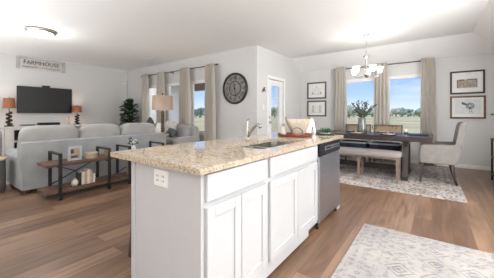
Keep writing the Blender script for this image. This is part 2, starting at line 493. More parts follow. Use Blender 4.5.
class MB:
    def __init__(self):
        self.bm = bmesh.new()

    def box(self, x0, x1, y0, y1, z0, z1, bev=0.0, seg=2, mtx=None):
        r = bmesh.ops.create_cube(self.bm, size=1.0)
        vs = r['verts']
        bmesh.ops.scale(self.bm, vec=(abs(x1 - x0), abs(y1 - y0), abs(z1 - z0)), verts=vs)
        bmesh.ops.translate(self.bm, vec=((x0 + x1) / 2, (y0 + y1) / 2, (z0 + z1) / 2), verts=vs)
        if bev > 0:
            es = list({e for v in vs for e in v.link_edges})
            r2 = bmesh.ops.bevel(self.bm, geom=es, offset=bev, segments=seg, affect='EDGES', profile=0.5)
            vs = list({v for f in r2['faces'] for v in f.verts} | {v for v in vs if v.is_valid})
        if mtx is not None:
            bmesh.ops.transform(self.bm, matrix=mtx, verts=vs)
        return self

    def bar(self, a, b, w, h, bev=0.0, up=(0, 0, 1)):
        a, b = Vector(a), Vector(b)
        d = b - a
        ln = d.length
        z = d.normalized()
        u = Vector(up)
        if abs(z.dot(u)) > 0.99:
            u = Vector((0, 1, 0))
        x = u.cross(z).normalized()
        y = z.cross(x)
        m = Matrix((x, y, z)).transposed().to_4x4()
        m.translation = (a + b) / 2
        return self.box(-w / 2, w / 2, -h / 2, h / 2, -ln / 2, ln / 2, bev, mtx=m)

    def taper(self, a, b, wa, wb, bev=0.0):
        """square leg from a to b tapering from width wa to wb"""
        a, b = Vector(a), Vector(b)
        vs = []
        for p, w in ((a, wa), (b, wb)):
            wx, wy = w if isinstance(w, tuple) else (w, w)
            for sx, sy in ((-1, -1), (1, -1), (1, 1), (-1, 1)):
                vs.append(self.bm.verts.new((p.x + sx * wx / 2, p.y + sy * wy / 2, p.z)))
        for i in range(4):
            jn = (i + 1) % 4
            self.bm.faces.new((vs[i], vs[jn], vs[4 + jn], vs[4 + i]))
        self.bm.faces.new(vs[0:4])
        self.bm.faces.new(vs[4:8])
        return self

    def tube(self, pts, r, n=10, cap=True):
        pts = [Vector(p) for p in pts]
        rs = r if isinstance(r, (list, tuple)) else [r] * len(pts)
        rings = []
        prev = None
        for i, p in enumerate(pts):
            d = (pts[min(i + 1, len(pts) - 1)] - pts[max(i - 1, 0)]).normalized()
            if prev is None:
                u = Vector((0, 0, 1)) if abs(d.z) < 0.9 else Vector((1, 0, 0))
                x = d.cross(u).normalized()
            else:
                x = (prev - d * prev.dot(d)).normalized()
            prev = x
            y = d.cross(x)
            rings.append([self.bm.verts.new(p + (x * math.cos(2 * PI * q / n) + y * math.sin(2 * PI * q / n)) * rs[i]) for q in range(n)])
        for a, b in zip(rings, rings[1:]):
            for q in range(n):
                self.bm.faces.new((a[q], a[(q + 1) % n], b[(q + 1) % n], b[q]))
        if cap:
            self.bm.faces.new(rings[0])
            self.bm.faces.new(rings[-1])
        return self

    def lathe(self, prof, c=(0, 0, 0), n=24, axis='Z', cap=True):
        c = Vector(c)
        rings = []
        for r, h in prof:
            ring = []
            for q in range(n):
                a = 2 * PI * q / n
                if axis == 'Z':
                    p = Vector((r * math.cos(a), r * math.sin(a), h))
                elif axis == 'Y':
                    p = Vector((r * math.cos(a), h, r * math.sin(a)))
                else:
                    p = Vector((h, r * math.cos(a), r * math.sin(a)))
                ring.append(self.bm.verts.new(c + p))
            rings.append(ring)
        for a, b in zip(rings, rings[1:]):
            for q in range(n):
                self.bm.faces.new((a[q], a[(q + 1) % n], b[(q + 1) % n], b[q]))
        if cap:
            self.bm.faces.new(rings[0])
            self.bm.faces.new(rings[-1])
        return self

    def soft(self, c, half, p=5.0, n=8, rot=None, puff=0.0, wob=0.0, seed=0):
        """rounded, stuffed box"""
        c = Vector(c)
        bmt = bmesh.new()
        bmesh.ops.create_cube(bmt, size=2.0)
        bmesh.ops.subdivide_edges(bmt, edges=bmt.edges[:], cuts=n, use_grid_fill=True)
        mp_ = {}
        for v in bmt.verts:
            x, y, z = v.co
            k_ = (abs(x) ** p + abs(y) ** p + abs(z) ** p) ** (1 / p)
            q = Vector((x / k_ * half[0], y / k_ * half[1], z / k_ * half[2]))
            if puff:
                ax = half.index(min(half))
                oth = [i for i in range(3) if i != ax]
                u, w_ = q[oth[0]] / half[oth[0]], q[oth[1]] / half[oth[1]]
                q[ax] *= 1 + puff * max(0, (1 - u * u)) * max(0, (1 - w_ * w_)) - puff * 0.6
            if wob:
                d = mnoise.noise_vector(Vector((q.x * 5 + seed * 7, q.y * 5, q.z * 5)))
                q += d * wob
            if rot is not None:
                q = rot @ q
            mp_[v] = self.bm.verts.new(c + q)
        for f in bmt.faces:
            self.bm.faces.new([mp_[v] for v in f.verts])
        bmt.free()
        return self

    def prism(self, poly, axis, a, b):
        """polygon extruded along an axis from a to b; poly in the two other axes in order"""
        def mk(u, v, h):
            return {'X': (h, u, v), 'Y': (u, h, v), 'Z': (u, v, h)}[axis]
        A = [self.bm.verts.new(mk(u, v, a)) for u, v in poly]
        B = [self.bm.verts.new(mk(u, v, b)) for u, v in poly]
        self.bm.faces.new(A)
        self.bm.faces.new(B)
        nn = len(poly)
        for i in range(nn):
            self.bm.faces.new((A[i], A[(i + 1) % nn], B[(i + 1) % nn], B[i]))
        return self

    def rot(self, angle, axis, cent):
        bmesh.ops.rotate(self.bm, cent=cent, matrix=Matrix.Rotation(angle, 3, axis), verts=self.bm.verts[:])
        return self

    def wallgrid(self, axis, a, b, u0, u1, z0, z1, holes):
        """wall slab between a and b on `axis`, spanning u and z, with rectangular holes (u0,u1,z0,z1)"""
        us = sorted({u0, u1} | {h[0] for h in holes} | {h[1] for h in holes})
        zs = sorted({z0, z1} | {h[2] for h in holes} | {h[3] for h in holes})
        for ua, ub in zip(us, us[1:]):
            run = None
            for za, zb in list(zip(zs, zs[1:])) + [(None, None)]:
                solid = za is not None and not any(h[0] - 1e-6 <= ua and ub <= h[1] + 1e-6 and h[2] - 1e-6 <= za and zb <= h[3] + 1e-6 for h in holes)
                if solid:
                    run = (run[0], zb) if run else (za, zb)
                elif run:
                    if axis == 'Y':
                        self.box(ua, ub, a, b, run[0], run[1])
                    else:
                        self.box(a, b, ua, ub, run[0], run[1])
                    run = None
        return self

    def build(self, name, m, parent=None, smooth=False, local=False, origin=None):
        bm = self.bm
        bmesh.ops.recalc_face_normals(bm, faces=bm.faces[:])
        me = bpy.data.meshes.new(name)
        off = Vector((0, 0, 0))
        if parent is not None:
            if not local:
                off = wloc(parent)
        elif origin is not None:
            off = Vector(origin)
        else:
            xs = [v.co.x for v in bm.verts]
            ys = [v.co.y for v in bm.verts]
            zs = [v.co.z for v in bm.verts]
            off = Vector(((min(xs) + max(xs)) / 2, (min(ys) + max(ys)) / 2, min(zs)))
        if off.length > 0:
            bmesh.ops.translate(bm, vec=-off, verts=bm.verts[:])
        if smooth:
            for f in bm.faces:
                f.smooth = True
        bm.to_mesh(me)
        bm.free()
        me.materials.append(m)
        o = bpy.data.objects.new(name, me)
        COL.objects.link(o)
        if parent is not None:
            o.parent = parent
        else:
            o.location = off
        if smooth == 'auto':
            try:
                me.set_sharp_from_angle(angle=math.radians(40))
            except Exception:
                pass
        return o


def tag(o, label, cat, group=None, kind=None):
    o['label'] = label
    o['category'] = cat
    if group:
        o['group'] = group
    if kind:
        o['kind'] = kind
    return o


def thing(name, label, cat, loc=(0, 0, 0), rz=0.0, group=None):
    o = bpy.data.objects.new(name, None)
    o.empty_display_size = 0.1
    COL.objects.link(o)
    o.location = loc
    o.rotation_euler = (0, 0, rz)
    return tag(o, label, cat, group)


def struct(o):
    o['kind'] = 'structure'
    return o


def dup(root, loc, rz=None, label=None, group=None):
    r = root.copy()
    COL.objects.link(r)
    r.location = loc
    if rz is not None:
        r.rotation_euler = (0, 0, rz)
    if label:
        r['label'] = label
    if group:
        r['group'] = group
    for ch in list(root.children):
        c = ch.copy()
        COL.objects.link(c)
        c.parent = r
        for g in list(ch.children):
            d = g.copy()
            COL.objects.link(d)
            d.parent = c
    return r


def text_mesh(name, body, size, m, parent, loc, rot, extrude=0.003, local=True, align='CENTER'):
    cu = bpy.data.curves.new(name, 'FONT')
    cu.body = body
    cu.size = size
    cu.extrude = extrude
    cu.align_x = align
    cu.align_y = 'CENTER'
    to = bpy.data.objects.new(name + '_curve', cu)
    COL.objects.link(to)
    dg = bpy.context.evaluated_depsgraph_get()
    me = bpy.data.meshes.new_from_object(to.evaluated_get(dg))
    bpy.data.objects.remove(to)
    bpy.data.curves.remove(cu)
    me.transform(Matrix.Translation(loc) @ rot.to_4x4())
    me.materials.clear()
    me.materials.append(m)
    me.name = name
    o = bpy.data.objects.new(name, me)
    COL.objects.link(o)
    o.parent = parent
    return o


# ------------------------------------------------------------------ the setting
XL, XR, XK = -8.915, 1.16, 2.45          # left wall, dining right wall, kitchen right wall
YB, YW, YD = -2.6, 4.767, 7.1            # wall behind camera, living window wall, dining wall
XD = -3.229                              # porch door wall
ZC = 2.745
T = 0.14

b = MB()
b.box(XL - T, XD, YB - T, YW + T, -0.12, 0)
b.box(XD, XK + T, YB - T, YD + T, -0.12, 0)
struct(b.build('floor', M['floor'], origin=(0, 0, 0)))

LW = [(-7.70, -6.95), (-6.60, -5.85), (-5.50, -4.75)]
DWIN = [(-1.95, -1.12), (-0.92, -0.10)]
WZ0, WZ1 = 0.62, 2.10
struct(MB().wallgrid('X', XL - T, XL, YB, YW, 0, ZC, []).build('wall_left', M['wall'], origin=(XL, 0, 0)))
struct(MB().wallgrid('Y', YW, YW + T, XL - T, XD - T, 0, ZC, [(a, c, WZ0, WZ1) for a, c in LW]).build('wall_living', M['wall'], origin=(0, YW, 0)))
struct(MB().wallgrid('X', XD - T, XD, YW, YD + T, 0, ZC + 0.02, [(5.27, 6.05, 0.0, 2.04)]).build('wall_porch', M['wall'], origin=(XD, 0, 0)))
struct(MB().wallgrid('Y', YD, YD + T, XD, XR + T, 0, ZC, [(a, c, WZ0, WZ1) for a, c in DWIN]).build('wall_dining', M['wall'], origin=(0, YD, 0)))
struct(MB().wallgrid('X', XR, XR + T, 3.5, YD, 0, ZC, []).build('wall_right', M['wall'], origin=(XR, 0, 0)))
struct(MB().wallgrid('Y', 3.5, 3.5 + T, XR + T, XK + T, 0, ZC, []).build('wall_return', M['wall'], origin=(XR, 0, 0)))
struct(MB().wallgrid('X', XK, XK + T, YB, 3.5, 0, ZC, []).build('wall_kitchen', M['wall'], origin=(XK, 0, 0)))
struct(MB().wallgrid('Y', YB - T, YB, XL - T, XK + T, 0, ZC, []).build('wall_rear', M['wall'], origin=(0, YB, 0)))

# ceiling: flat, with slopes down to the dining wall and to the right wall
b = MB()
YF, XF, ZL = 6.50, 0.64, 2.42


def quad(pts):
    b.bm.faces.new([b.bm.verts.new(p) for p in pts])


quad([(XL - T, YB - T, ZC), (XD, YB - T, ZC), (XD, YW + T, ZC), (XL - T, YW + T, ZC)])
quad([(XD, YB - T, ZC), (XF, YB - T, ZC), (XF, YF, ZC), (XD, YF, ZC)])
quad([(XD, YF, ZC), (XF, YF, ZC), (XR, YD, ZL), (XD, YD, ZL)])
quad([(XF, 3.5, ZC), (XR, 3.5, ZL), (XR, YD, ZL), (XF, YF, ZC)])
quad([(XF, YB - T, ZC), (XK + T, YB - T, ZC), (XK + T, 3.5, ZC), (XF, 3.5, ZC)])
quad([(XF, 3.5, ZC), (XR, 3.5, ZC), (XR, 3.5, ZL)])
quad([(XL - T, YB - T, ZC + 0.3), (XK + T, YB - T, ZC + 0.3), (XK + T, YD + T, ZC + 0.3), (XD - T, YD + T, ZC + 0.3), (XD - T, YW + T, ZC + 0.3), (XL - T, YW + T, ZC + 0.3)])
struct(b.build('ceiling', M['ceiling'], origin=(0, 0, ZC)))


def baseboard(name, axis, pos, side, a, c):
    bb = MB()
    p0, p1 = (pos, pos + side * 0.014)
    p0, p1 = min(p0, p1), max(p0, p1)
    if axis == 'Y':
        bb.box(a, c, p0, p1, 0, 0.085, 0.004, 1)
    else:
        bb.box(p0, p1, a, c, 0, 0.085, 0.004, 1)
    return struct(bb.build(name, M['trim']))


baseboard('baseboard_left', 'X', XL, 1, YB, YW)
baseboard('baseboard_living', 'Y', YW, -1, XL + 0.015, XD)
baseboard('baseboard_porch', 'X', XD, 1, YW, 5.19)
baseboard('baseboard_porch_far', 'X', XD, 1, 6.13, YD)
baseboard('baseboard_dining', 'Y', YD, -1, XD + 0.015, XR)
baseboard('baseboard_right', 'X', XR, -1, 3.5, YD - 0.015)


def window(name, x0, x1, y):
    """white vinyl single-hung window set in a wall at y, seen from -Y"""
    w = MB()
    f = 0.055
    ya, yb = y + 0.006, y + 0.07
    w.box(x0, x1, ya, yb, WZ1 - f, WZ1).box(x0, x1, ya, yb, WZ0, WZ0 + f)
    w.box(x0, x0 + f, ya, yb, WZ0 + f, WZ1 - f).box(x1 - f, x1, ya, yb, WZ0 + f, WZ1 - f)
    # drywall return liner and sill
    w.box(x0 - 0.02, x1 + 0.02, y - 0.03, y, WZ0 - 0.035, WZ0 - 0.002, 0.004, 1)
    o = struct(w.build(name, M['trim']))
    s = MB()
    g = 0.028
    s.box(x0 + f, x1 - f, ya + 0.01, yb - 0.01, WZ1 - f - g, WZ1 - f).box(x0 + f, x1 - f, ya + 0.01, yb - 0.01, WZ0 + f, WZ0 + f + g)
    s.box(x0 + f, x0 + f + g, ya + 0.01, yb - 0.01, WZ0 + f + g, WZ1 - f - g).box(x1 - f - g, x1 - f, ya + 0.01, yb - 0.01, WZ0 + f + g, WZ1 - f - g)
    s.build('window_sash', M['trim'], o)
    MB().box(x0 + f + g, x1 - f - g, y + 0.035, y + 0.04, WZ0 + f + g, WZ1 - f - g).build('window_pane', M['glass'], o)
    return o


for i, (a, c) in enumerate(LW):
    window('window_%d' % (i + 1), a, c, YW)
for i, (a, c) in enumerate(DWIN):
    window('window_%d' % (i + 4), a, c, YD)

# porch door with a glass light, and its casing
b = MB()
ca = 0.075
b.box(XD, XD + 0.018, 5.27 - ca, 5.27, 0, 2.04 + ca, 0.004, 1)
b.box(XD, XD + 0.018, 6.05, 6.05 + ca, 0, 2.04 + ca, 0.004, 1)
b.box(XD, XD + 0.018, 5.27, 6.05, 2.04, 2.04 + ca, 0.004, 1)
struct(b.build('trim_1', M['trim']))
b = MB()
dx0, dx1 = XD - 0.075, XD - 0.03
b.box(dx0, dx1, 5.275, 5.425, 0.01, 2.03).box(dx0, dx1, 5.875, 6.045, 0.01, 2.03)
b.box(dx0, dx1, 5.425, 5.875, 1.885, 2.03).box(dx0, dx1, 5.425, 5.875, 0.01, 0.28)
b.box(dx0, dx1 + 0.008, 5.425, 5.44, 0.28, 1.885).box(dx0, dx1 + 0.008, 5.86, 5.875, 0.28, 1.885)
door = struct(b.build('door_1', M['trim']))
MB().box(XD - 0.055, XD - 0.05, 5.44, 5.86, 0.28, 1.885).build('door_pane', M['glass'], door)
MB().lathe([(0.028, -0.03), (0.028, -0.022), (0.012, -0.02), (0.012, 0.015), (0.026, 0.02), (0.028, 0.04), (0.018, 0.052)], (XD, 5.335, 0.955), 16, 'X').build('door_knob', M['nickel'], door, True)
MB().lathe([(0.028, -0.03), (0.028, -0.01), (0.02, -0.006), (0.02, 0.004)], (XD, 5.335, 1.085), 16, 'X').build('door_deadbolt', M['nickel'], door, True)

# ------------------------------------------------------------------ outdoors
b = MB()
b.box(-260, 260, -60, 330, -0.4, -0.16)
struct(b.build('ground', M['grass'], origin=(0, 0, -0.16)))
struct(MB().box(-9.6, XD - T, YW + T, 8.0, -0.16, -0.03).build('porch_floor', M['concrete']))
struct(MB().box(-9.6, XD - T, YW + T, 7.95, 2.52, 2.6).box(-9.6, XD - T, 7.7, 7.95, 2.22, 2.52).build('porch_roof', M['soffit']))
b = MB()
for i in range(17):
    z = -0.05 + i * 0.15
    b.prism([(-9.0, z), (-8.97, z), (-8.985, z + 0.15), (-9.0, z + 0.15)], 'Y', YW + T, 7.6)
struct(b.build('wall_siding', M['siding']))


lamp('porch_fill', 'AREA', (-6.4, 5.45, 2.5), 50, (1, 1, 1), 4.4, 0.9)  # added fill under the porch roof to brighten the siding


def tree_mesh(seed, h, w, m):
    rnd = random.Random(seed)
    c = MB()
    for i in range(15):
        a = rnd.uniform(0, 2 * PI)
        rr = rnd.uniform(0, 0.36) * w
        cz = h * rnd.uniform(0.22, 0.8)
        rad = w * rnd.uniform(0.13, 0.25)
        r = bmesh.ops.create_icosphere(c.bm, subdivisions=2, radius=rad)
        for v in r['verts']:
            v.co *= 1 + 0.5 * mnoise.noise(v.co * (2.2 / rad) + Vector((seed, i, 0)))
            v.co.z *= 0.85
            v.co += Vector((rr * math.cos(a), rr * math.sin(a), cz))
    return c


def tree(seed, x, y, h, w, m, label, group):
    t = thing('tree', label, 'tree', (x, y, -0.16), 0, group)
    tree_mesh(seed, h, w, m).build('tree_crown', m, t, True, local=True)
    MB().tube([(0, 0, 0), (0, 0, h * 0.5)], [0.05 * w, 0.03 * w], 7).build('tree_trunk', M['bark'], t, local=True)
    return t


treelab = {
    'a': ('grey-green tree in the distant treeline across the dry field, seen past the dining table', 'treeline trees beyond the dining windows'),
    'b': ('grey-green tree far across the field, seen through the living room window beside the clock', 'trees beyond the living room window'),
    'c': ('grey-green tree far off behind the porch, seen through the glass door', 'trees beyond the porch door')}
import itertools
protos = {}


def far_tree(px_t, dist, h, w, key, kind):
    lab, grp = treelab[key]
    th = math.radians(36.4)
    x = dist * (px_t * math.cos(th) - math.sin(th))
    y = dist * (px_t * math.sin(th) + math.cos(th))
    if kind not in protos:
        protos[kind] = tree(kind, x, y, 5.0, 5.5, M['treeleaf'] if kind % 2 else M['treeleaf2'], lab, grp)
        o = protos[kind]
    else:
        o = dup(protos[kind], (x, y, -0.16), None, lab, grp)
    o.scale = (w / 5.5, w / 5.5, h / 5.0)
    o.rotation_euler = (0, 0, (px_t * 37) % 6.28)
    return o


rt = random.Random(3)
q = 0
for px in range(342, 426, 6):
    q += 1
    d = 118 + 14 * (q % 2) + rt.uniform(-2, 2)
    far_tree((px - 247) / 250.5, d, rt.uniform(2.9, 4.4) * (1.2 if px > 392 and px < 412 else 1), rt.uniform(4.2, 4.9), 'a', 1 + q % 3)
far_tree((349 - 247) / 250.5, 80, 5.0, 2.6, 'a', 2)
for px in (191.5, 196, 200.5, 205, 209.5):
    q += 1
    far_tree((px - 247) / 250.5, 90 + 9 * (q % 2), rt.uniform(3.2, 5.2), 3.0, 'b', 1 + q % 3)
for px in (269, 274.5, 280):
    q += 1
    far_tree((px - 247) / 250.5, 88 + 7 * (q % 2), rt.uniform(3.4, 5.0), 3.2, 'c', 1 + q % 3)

# ------------------------------------------------------------------ kitchen island
X0, X1 = -1.543, -0.915
Y0, Y1 = 0.86, 3.20
isl = thing('kitchen_island', 'white kitchen island base with shaker doors under the granite worktop', 'kitchen island', (-1.2, 2.0, 0))
b = MB()
b.box(X0, X0 + 0.018, Y0 + 0.018, Y1, 0.0, 0.868)               # back panel
b.box(X0 + 0.018, X1 - 0.02, Y0 + 0.018, 2.385, 0.10, 0.64)      # carcass below the sink
b.box(X0 + 0.018, X1 - 0.02, Y0 + 0.018, 1.45, 0.64, 0.868)
b.box(X1 - 0.04, X1 - 0.02, 1.45, 2.385, 0.64, 0.868)
b.box(X0 + 0.018, X1 - 0.02, 2.385, 2.41, 0.10, 0.868)
b.box(X0 + 0.018, X1 - 0.01, 3.11, Y1, 0.0, 0.868)               # far end panel
b.build('carcass', M['cab'], isl)
MB().box(X0, X1, Y0, Y0 + 0.018, 0.0, 0.868, 0.002, 1).build('end_panel', M['cab'], isl)
MB().box(X0 - 0.012, X0 + 0.03, Y0 - 0.006, Y0, 0, 0.868, 0.002, 1).build('corner_batten', M['cab'], isl)
# face frame
b = MB()
xa, xb = X1 - 0.02, X1 - 0.002
b.box(xa, xb, Y0 + 0.018, 2.41, 0.085, 0.868)
b.build('face_frame', M['cab'], isl)
MB().box(X1 - 0.10, X1 - 0.04, Y0 + 0.018, 2.41, 0.0, 0.10).box(X1 - 0.10, X1 - 0.06, 2.41, 3.11, 0.0, 0.07).build('toe_kick', M['kick'], isl)
MB().box(X1 - 0.035, X1 - 0.005, Y0 + 0.018, 2.21, 0.03, 0.085).build('base_strip', M['cab'], isl)


def shaker(y0, y1, z0, z1, st=0.058):
    d = MB()
    f0, f1 = X1, X1 + 0.019
    d.box(f0, f1 - 0.009, y0 + st - 0.002, y1 - st + 0.002, z0 + st - 0.002, z1 - st + 0.002)
    d.box(f0, f1, y0, y0 + st, z0, z1, 0.0015, 1).box(f0, f1, y1 - st, y1, z0, z1, 0.0015, 1)
    d.box(f0, f1, y0 + st, y1 - st, z0, z0 + st, 0.0015, 1).box(f0, f1, y0 + st, y1 - st, z1 - st, z1, 0.0015, 1)
    return d.build('cabinet_door', M['cab'], isl)


for y0, y1 in ((0.885, 1.162), (1.167, 1.448), (1.492, 1.927), (1.933, 2.376)):
    shaker(y0, y1, 0.13, 0.689)
for y0, y1 in ((0.885, 1.448), (1.492, 2.376)):
    MB().box(X1, X1 + 0.019, y0, y1, 0.72, 0.858, 0.002, 1).build('drawer_front', M['cab'], isl)

# outlet plate on the end panel
ot = thing('power_outlet', 'white double power outlet on the island end panel', 'outlet', (-1.24, Y0, 0.745))
MB().box(-1.305, -1.175, Y0 - 0.006, Y0, 0.748, 0.842, 0.003, 2).build('cover_plate', M['plastic_white'], ot)
for dxx in (-0.026, 0.026):
    s = MB().box(-1.24 + dxx - 0.02, -1.24 + dxx + 0.02, Y0 - 0.009, Y0 - 0.006, 0.767, 0.823, 0.002, 1).build('receptacle', M['plastic_white'], ot)
    sl = MB()
    for dz in (-0.012, 0.014):
        for dd in (-0.007, 0.007):
            sl.box(-1.24 + dxx + dd - 0.002, -1.24 + dxx + dd + 0.002, Y0 - 0.0095, Y0 - 0.009, 0.795 + dz - 0.006, 0.795 + dz + 0.006)
    sl.build('socket_slots', M['outletdark'], s)


# granite worktop with a sink cut-out
def rrect(x0, x1, y0, y1, r, n=6):
    pts = []
    for cx, cy, a0 in ((x1 - r, y1 - r, 0), (x0 + r, y1 - r, PI / 2), (x0 + r, y0 + r, PI), (x1 - r, y0 + r, 1.5 * PI)):
        for i in range(n + 1):
            a = a0 + PI / 2 * i / n
            pts.append((cx + r * math.cos(a), cy + r * math.sin(a)))
    return pts


CX0, CX1, CY0, CY1 = -1.784, -0.884, 0.826, 3.238
SX0, SX1, SY0, SY1 = -1.375, -1.01, 1.56, 2.32
b = MB()
outer = [b.bm.verts.new((x, y, 0.90)) for x, y in rrect(CX0, CX1, CY0, CY1, 0.012, 4)]
inner = [b.bm.verts.new((x, y, 0.90)) for x, y in rrect(SX0, SX1, SY0, SY1, 0.07, 6)]
es = []
for ring in (outer, inner):
    for i in range(len(ring)):
        es.append(b.bm.edges.new((ring[i], ring[(i + 1) % len(ring)])))
r = bmesh.ops.triangle_fill(b.bm, use_beauty=True, edges=es)
fs = [g for g in r['geom'] if isinstance(g, bmesh.types.BMFace)]
r = bmesh.ops.extrude_face_region(b.bm, geom=fs)
bmesh.ops.translate(b.bm, vec=(0, 0, -0.0315), verts=[v for v in r['geom'] if isinstance(v, bmesh.types.BMVert)])
tag(b.build('granite_worktop', M['granite']), 'speckled beige granite worktop lying on the white island', 'worktop')

# sink: two steel bowls
sk = thing('kitchen_sink', 'stainless double bowl sink set into the granite worktop', 'sink', (-1.19, 1.935, 0.66))


def bowl(y0, y1):
    d = MB()
    rings = []
    for ins, z, rr in ((0.0, 0.867, 0.07), (0.004, 0.80, 0.07), (0.012, 0.70, 0.065), (0.03, 0.672, 0.05), (0.09, 0.668, 0.03)):
        rings.append([d.bm.verts.new((x, y, z)) for x, y in rrect(SX0 + ins, SX1 - ins, y0 + ins, y1 - ins, rr, 5)])
    for a, c in zip(rings, rings[1:]):
        n = len(a)
        for i in range(n):
            d.bm.faces.new((a[i], a[(i + 1) % n], c[(i + 1) % n], c[i]))
    d.bm.faces.new(rings[-1])
    o = d.build('bowl', M['sinksteel'], sk, True)
    MB().lathe([(0.04, 0.669), (0.038, 0.674), (0.02, 0.672)], ((SX0 + SX1) / 2, (y0 + y1) / 2, 0), 16).build('drain', M['chrome'], o)


bowl(SY0 + 0.002, 1.925)
bowl(1.945, SY1 - 0.002)
MB().box(SX0 + 0.02, SX1 - 0.02, 1.918, 1.952, 0.845, 0.862, 0.006, 2).build('divider', M['sinksteel'], sk)

# faucet
fx, fy = -1.47, 2.0
fc = thing('kitchen_faucet', 'brushed nickel pull-out faucet standing behind the sink', 'faucet', (fx, fy, 0.90))
MB().lathe([(0.028, 0.90), (0.028, 0.907), (0.017, 0.914), (0.0145, 1.0), (0.0155, 1.075), (0.012, 1.095), (0.005, 1.10)], (fx, fy, 0), 20).build('faucet_body', M['chrome'], fc, True)
pts = [(fx + 0.004, fy, 0.935), (fx + 0.045, fy - 0.008, 0.985), (fx + 0.085, fy - 0.016, 1.03), (fx + 0.12, fy - 0.024, 1.055), (fx + 0.15, fy - 0.03, 1.06), (fx + 0.172, fy - 0.035, 1.05), (fx + 0.182, fy - 0.037, 1.032)]
MB().tube(pts, [0.013, 0.013, 0.013, 0.014, 0.016, 0.017, 0.016], 14).build('spout', M['chrome'], fc, True)
MB().tube([(fx, fy, 1.095), (fx + 0.01, fy + 0.004, 1.115), (fx + 0.04, fy + 0.016, 1.14)], [0.006, 0.005, 0.004], 10).build('lever_handle', M['chrome'], fc, True)

# dishwasher
dwt = thing('dishwasher', 'stainless steel dishwasher with black control panel at the end of the island', 'dishwasher', (-1.18, 2.76, 0))
MB().box(X0 + 0.03, X1 - 0.012, 2.418, 3.102, 0.075, 0.862).build('tub', M['dwblack'], dwt)
MB().box(X1 - 0.012, X1 + 0.02, 2.42, 3.10, 0.075, 0.73, 0.006, 2).build('steel_door', M['steel'], dwt)
cp = MB().box(X1 - 0.012, X1 + 0.026, 2.42, 3.10, 0.735, 0.862, 0.006, 2).build('control_panel', M['dwblack'], dwt)
MB().box(X1 + 0.026, X1 + 0.028, 2.56, 3.06, 0.785, 0.825).build('silver_inlay', M['inlay'], cp)
MB().box(X1 + 0.028, X1 + 0.0285, 2.60, 2.76, 0.795, 0.815).build('display_window', M['dwblack'], cp)
bt = MB()
for i in range(5):
    bt.box(X1 + 0.028, X1 + 0.030, 2.80 + i * 0.05, 2.83 + i * 0.05, 0.798, 0.812)
bt.build('buttons', M['dwblack'], cp)
for y in (2.46, 3.06):
    MB().lathe([(0.015, 0.0), (0.018, 0.012), (0.012, 0.03), (0.012, 0.075)], (X1 - 0.02, y, 0), 12).build('leveling_foot', M['dwblack'], dwt)

# counter stool tucked under the overhang
st = thing('counter_stool', 'dark wooden counter stool pushed under the island overhang', 'stool', (-1.80, 1.27, 0))
MB().box(-1.97, -1.63, 1.10, 1.44, 0.60, 0.645, 0.015, 3).build('seat', M['legwood'], st)
for sx in (-1, 1):
    for sy in (-1, 1):
        MB().taper((-1.80 + sx * 0.18, 1.27 + sy * 0.185, 0), (-1.80 + sx * 0.14, 1.27 + sy * 0.14, 0.60), 0.03, 0.04).build('leg', M['legwood'], st)
sr = MB()
for sy in (-1, 1):
    sr.bar((-1.80 - 0.165, 1.27 + sy * 0.17, 0.22), (-1.80 + 0.165, 1.27 + sy * 0.17, 0.22), 0.022, 0.022)
for sx in (-1, 1):
    sr.bar((-1.80 + sx * 0.16, 1.27 - 0.165, 0.30), (-1.80 + sx * 0.16, 1.27 + 0.165, 0.30), 0.022, 0.022)
sr.build('stretcher', M['legwood'], st)

# tray, basket, jar, towel and succulent at the far end of the worktop
tx, ty, tz = -1.33, 2.78, 0.90
tr = thing('serving_tray', 'round rust red tray with black wire handles at the far end of the worktop', 'tray', (tx, ty, tz))
MB().lathe([(0.0, 0.002), (0.17, 0.002), (0.19, 0.008), (0.205, 0.026), (0.21, 0.026), (0.20, 0.004), (0.185, 0.0), (0.0, 0.0)], (tx, ty, tz), 32, cap=False).build('tray_dish', M['redtray'], tr, True)
for a in (math.radians(-58), math.radians(28)):
    c, s = math.cos(a), math.sin(a)
    px_, py_ = tx + 0.207 * c, ty + 0.207 * s
    pp = []
    for i in range(13):
        u = PI * i / 12
        pp.append((px_ - s * 0.065 * math.cos(u), py_ + c * 0.065 * math.cos(u), tz + 0.022 + 0.085 * math.sin(u) ** 0.7))
    MB().tube(pp, 0.004, 8).build('wire_handle', M['black'], tr, True)
bx, by = -1.30, 2.80
bk = thing('linen_basket', 'beige flared fabric basket standing on the red tray', 'basket', (bx, by, tz + 0.003))
d = MB()
rings = []
for hx_, hy_, z in ((0.06, 0.05, 0.906), (0.064, 0.055, 0.910), (0.09, 0.07, 0.96), (0.125, 0.085, 1.04), (0.15, 0.10, 1.095), (0.145, 0.095, 1.095), (0.11, 0.075, 1.03), (0.055, 0.045, 0.915)):
    cz = []
    for x, y in rrect(-hx_, hx_, -hy_, hy_, 0.035, 4):
        up = 0.03 * max(0, (abs(x) / hx_ - 0.5)) if z > 1.05 else 0
        a = math.radians(36.4)
        cz.append(d.bm.verts.new((bx + x * math.cos(a) - y * math.sin(a), by + x * math.sin(a) + y * math.cos(a), z + up)))
    rings.append(cz)
for a_, c_ in zip(rings, rings[1:]):
    for i in range(len(a_)):
        d.bm.faces.new((a_[i], a_[(i + 1) % len(a_)], c_[(i + 1) % len(a_)], c_[i]))
d.bm.faces.new(rings[0])
d.bm.faces.new(rings[-1])
d.build('basket_body', M['basket'], bk, True)
rope = MB()
for sgn in (-1, 1):
    a = math.radians(36.4)
    ux, uy = math.cos(a), math.sin(a)
    cx_, cy_ = bx + sgn * 0.146 * ux, by + sgn * 0.146 * uy
    rope = MB()
    pp = []
    for i in range(11):
        u = PI * i / 10
        off = 0.045 * math.cos(u)
        pp.append((cx_ - uy * off, cy_ + ux * off, 1.105 + 0.02 * math.sin(u)))
    rope.tube(pp, 0.007, 8).build('rope_handle', M['basket'], bk, True)
jx, jy = -1.448, 2.71
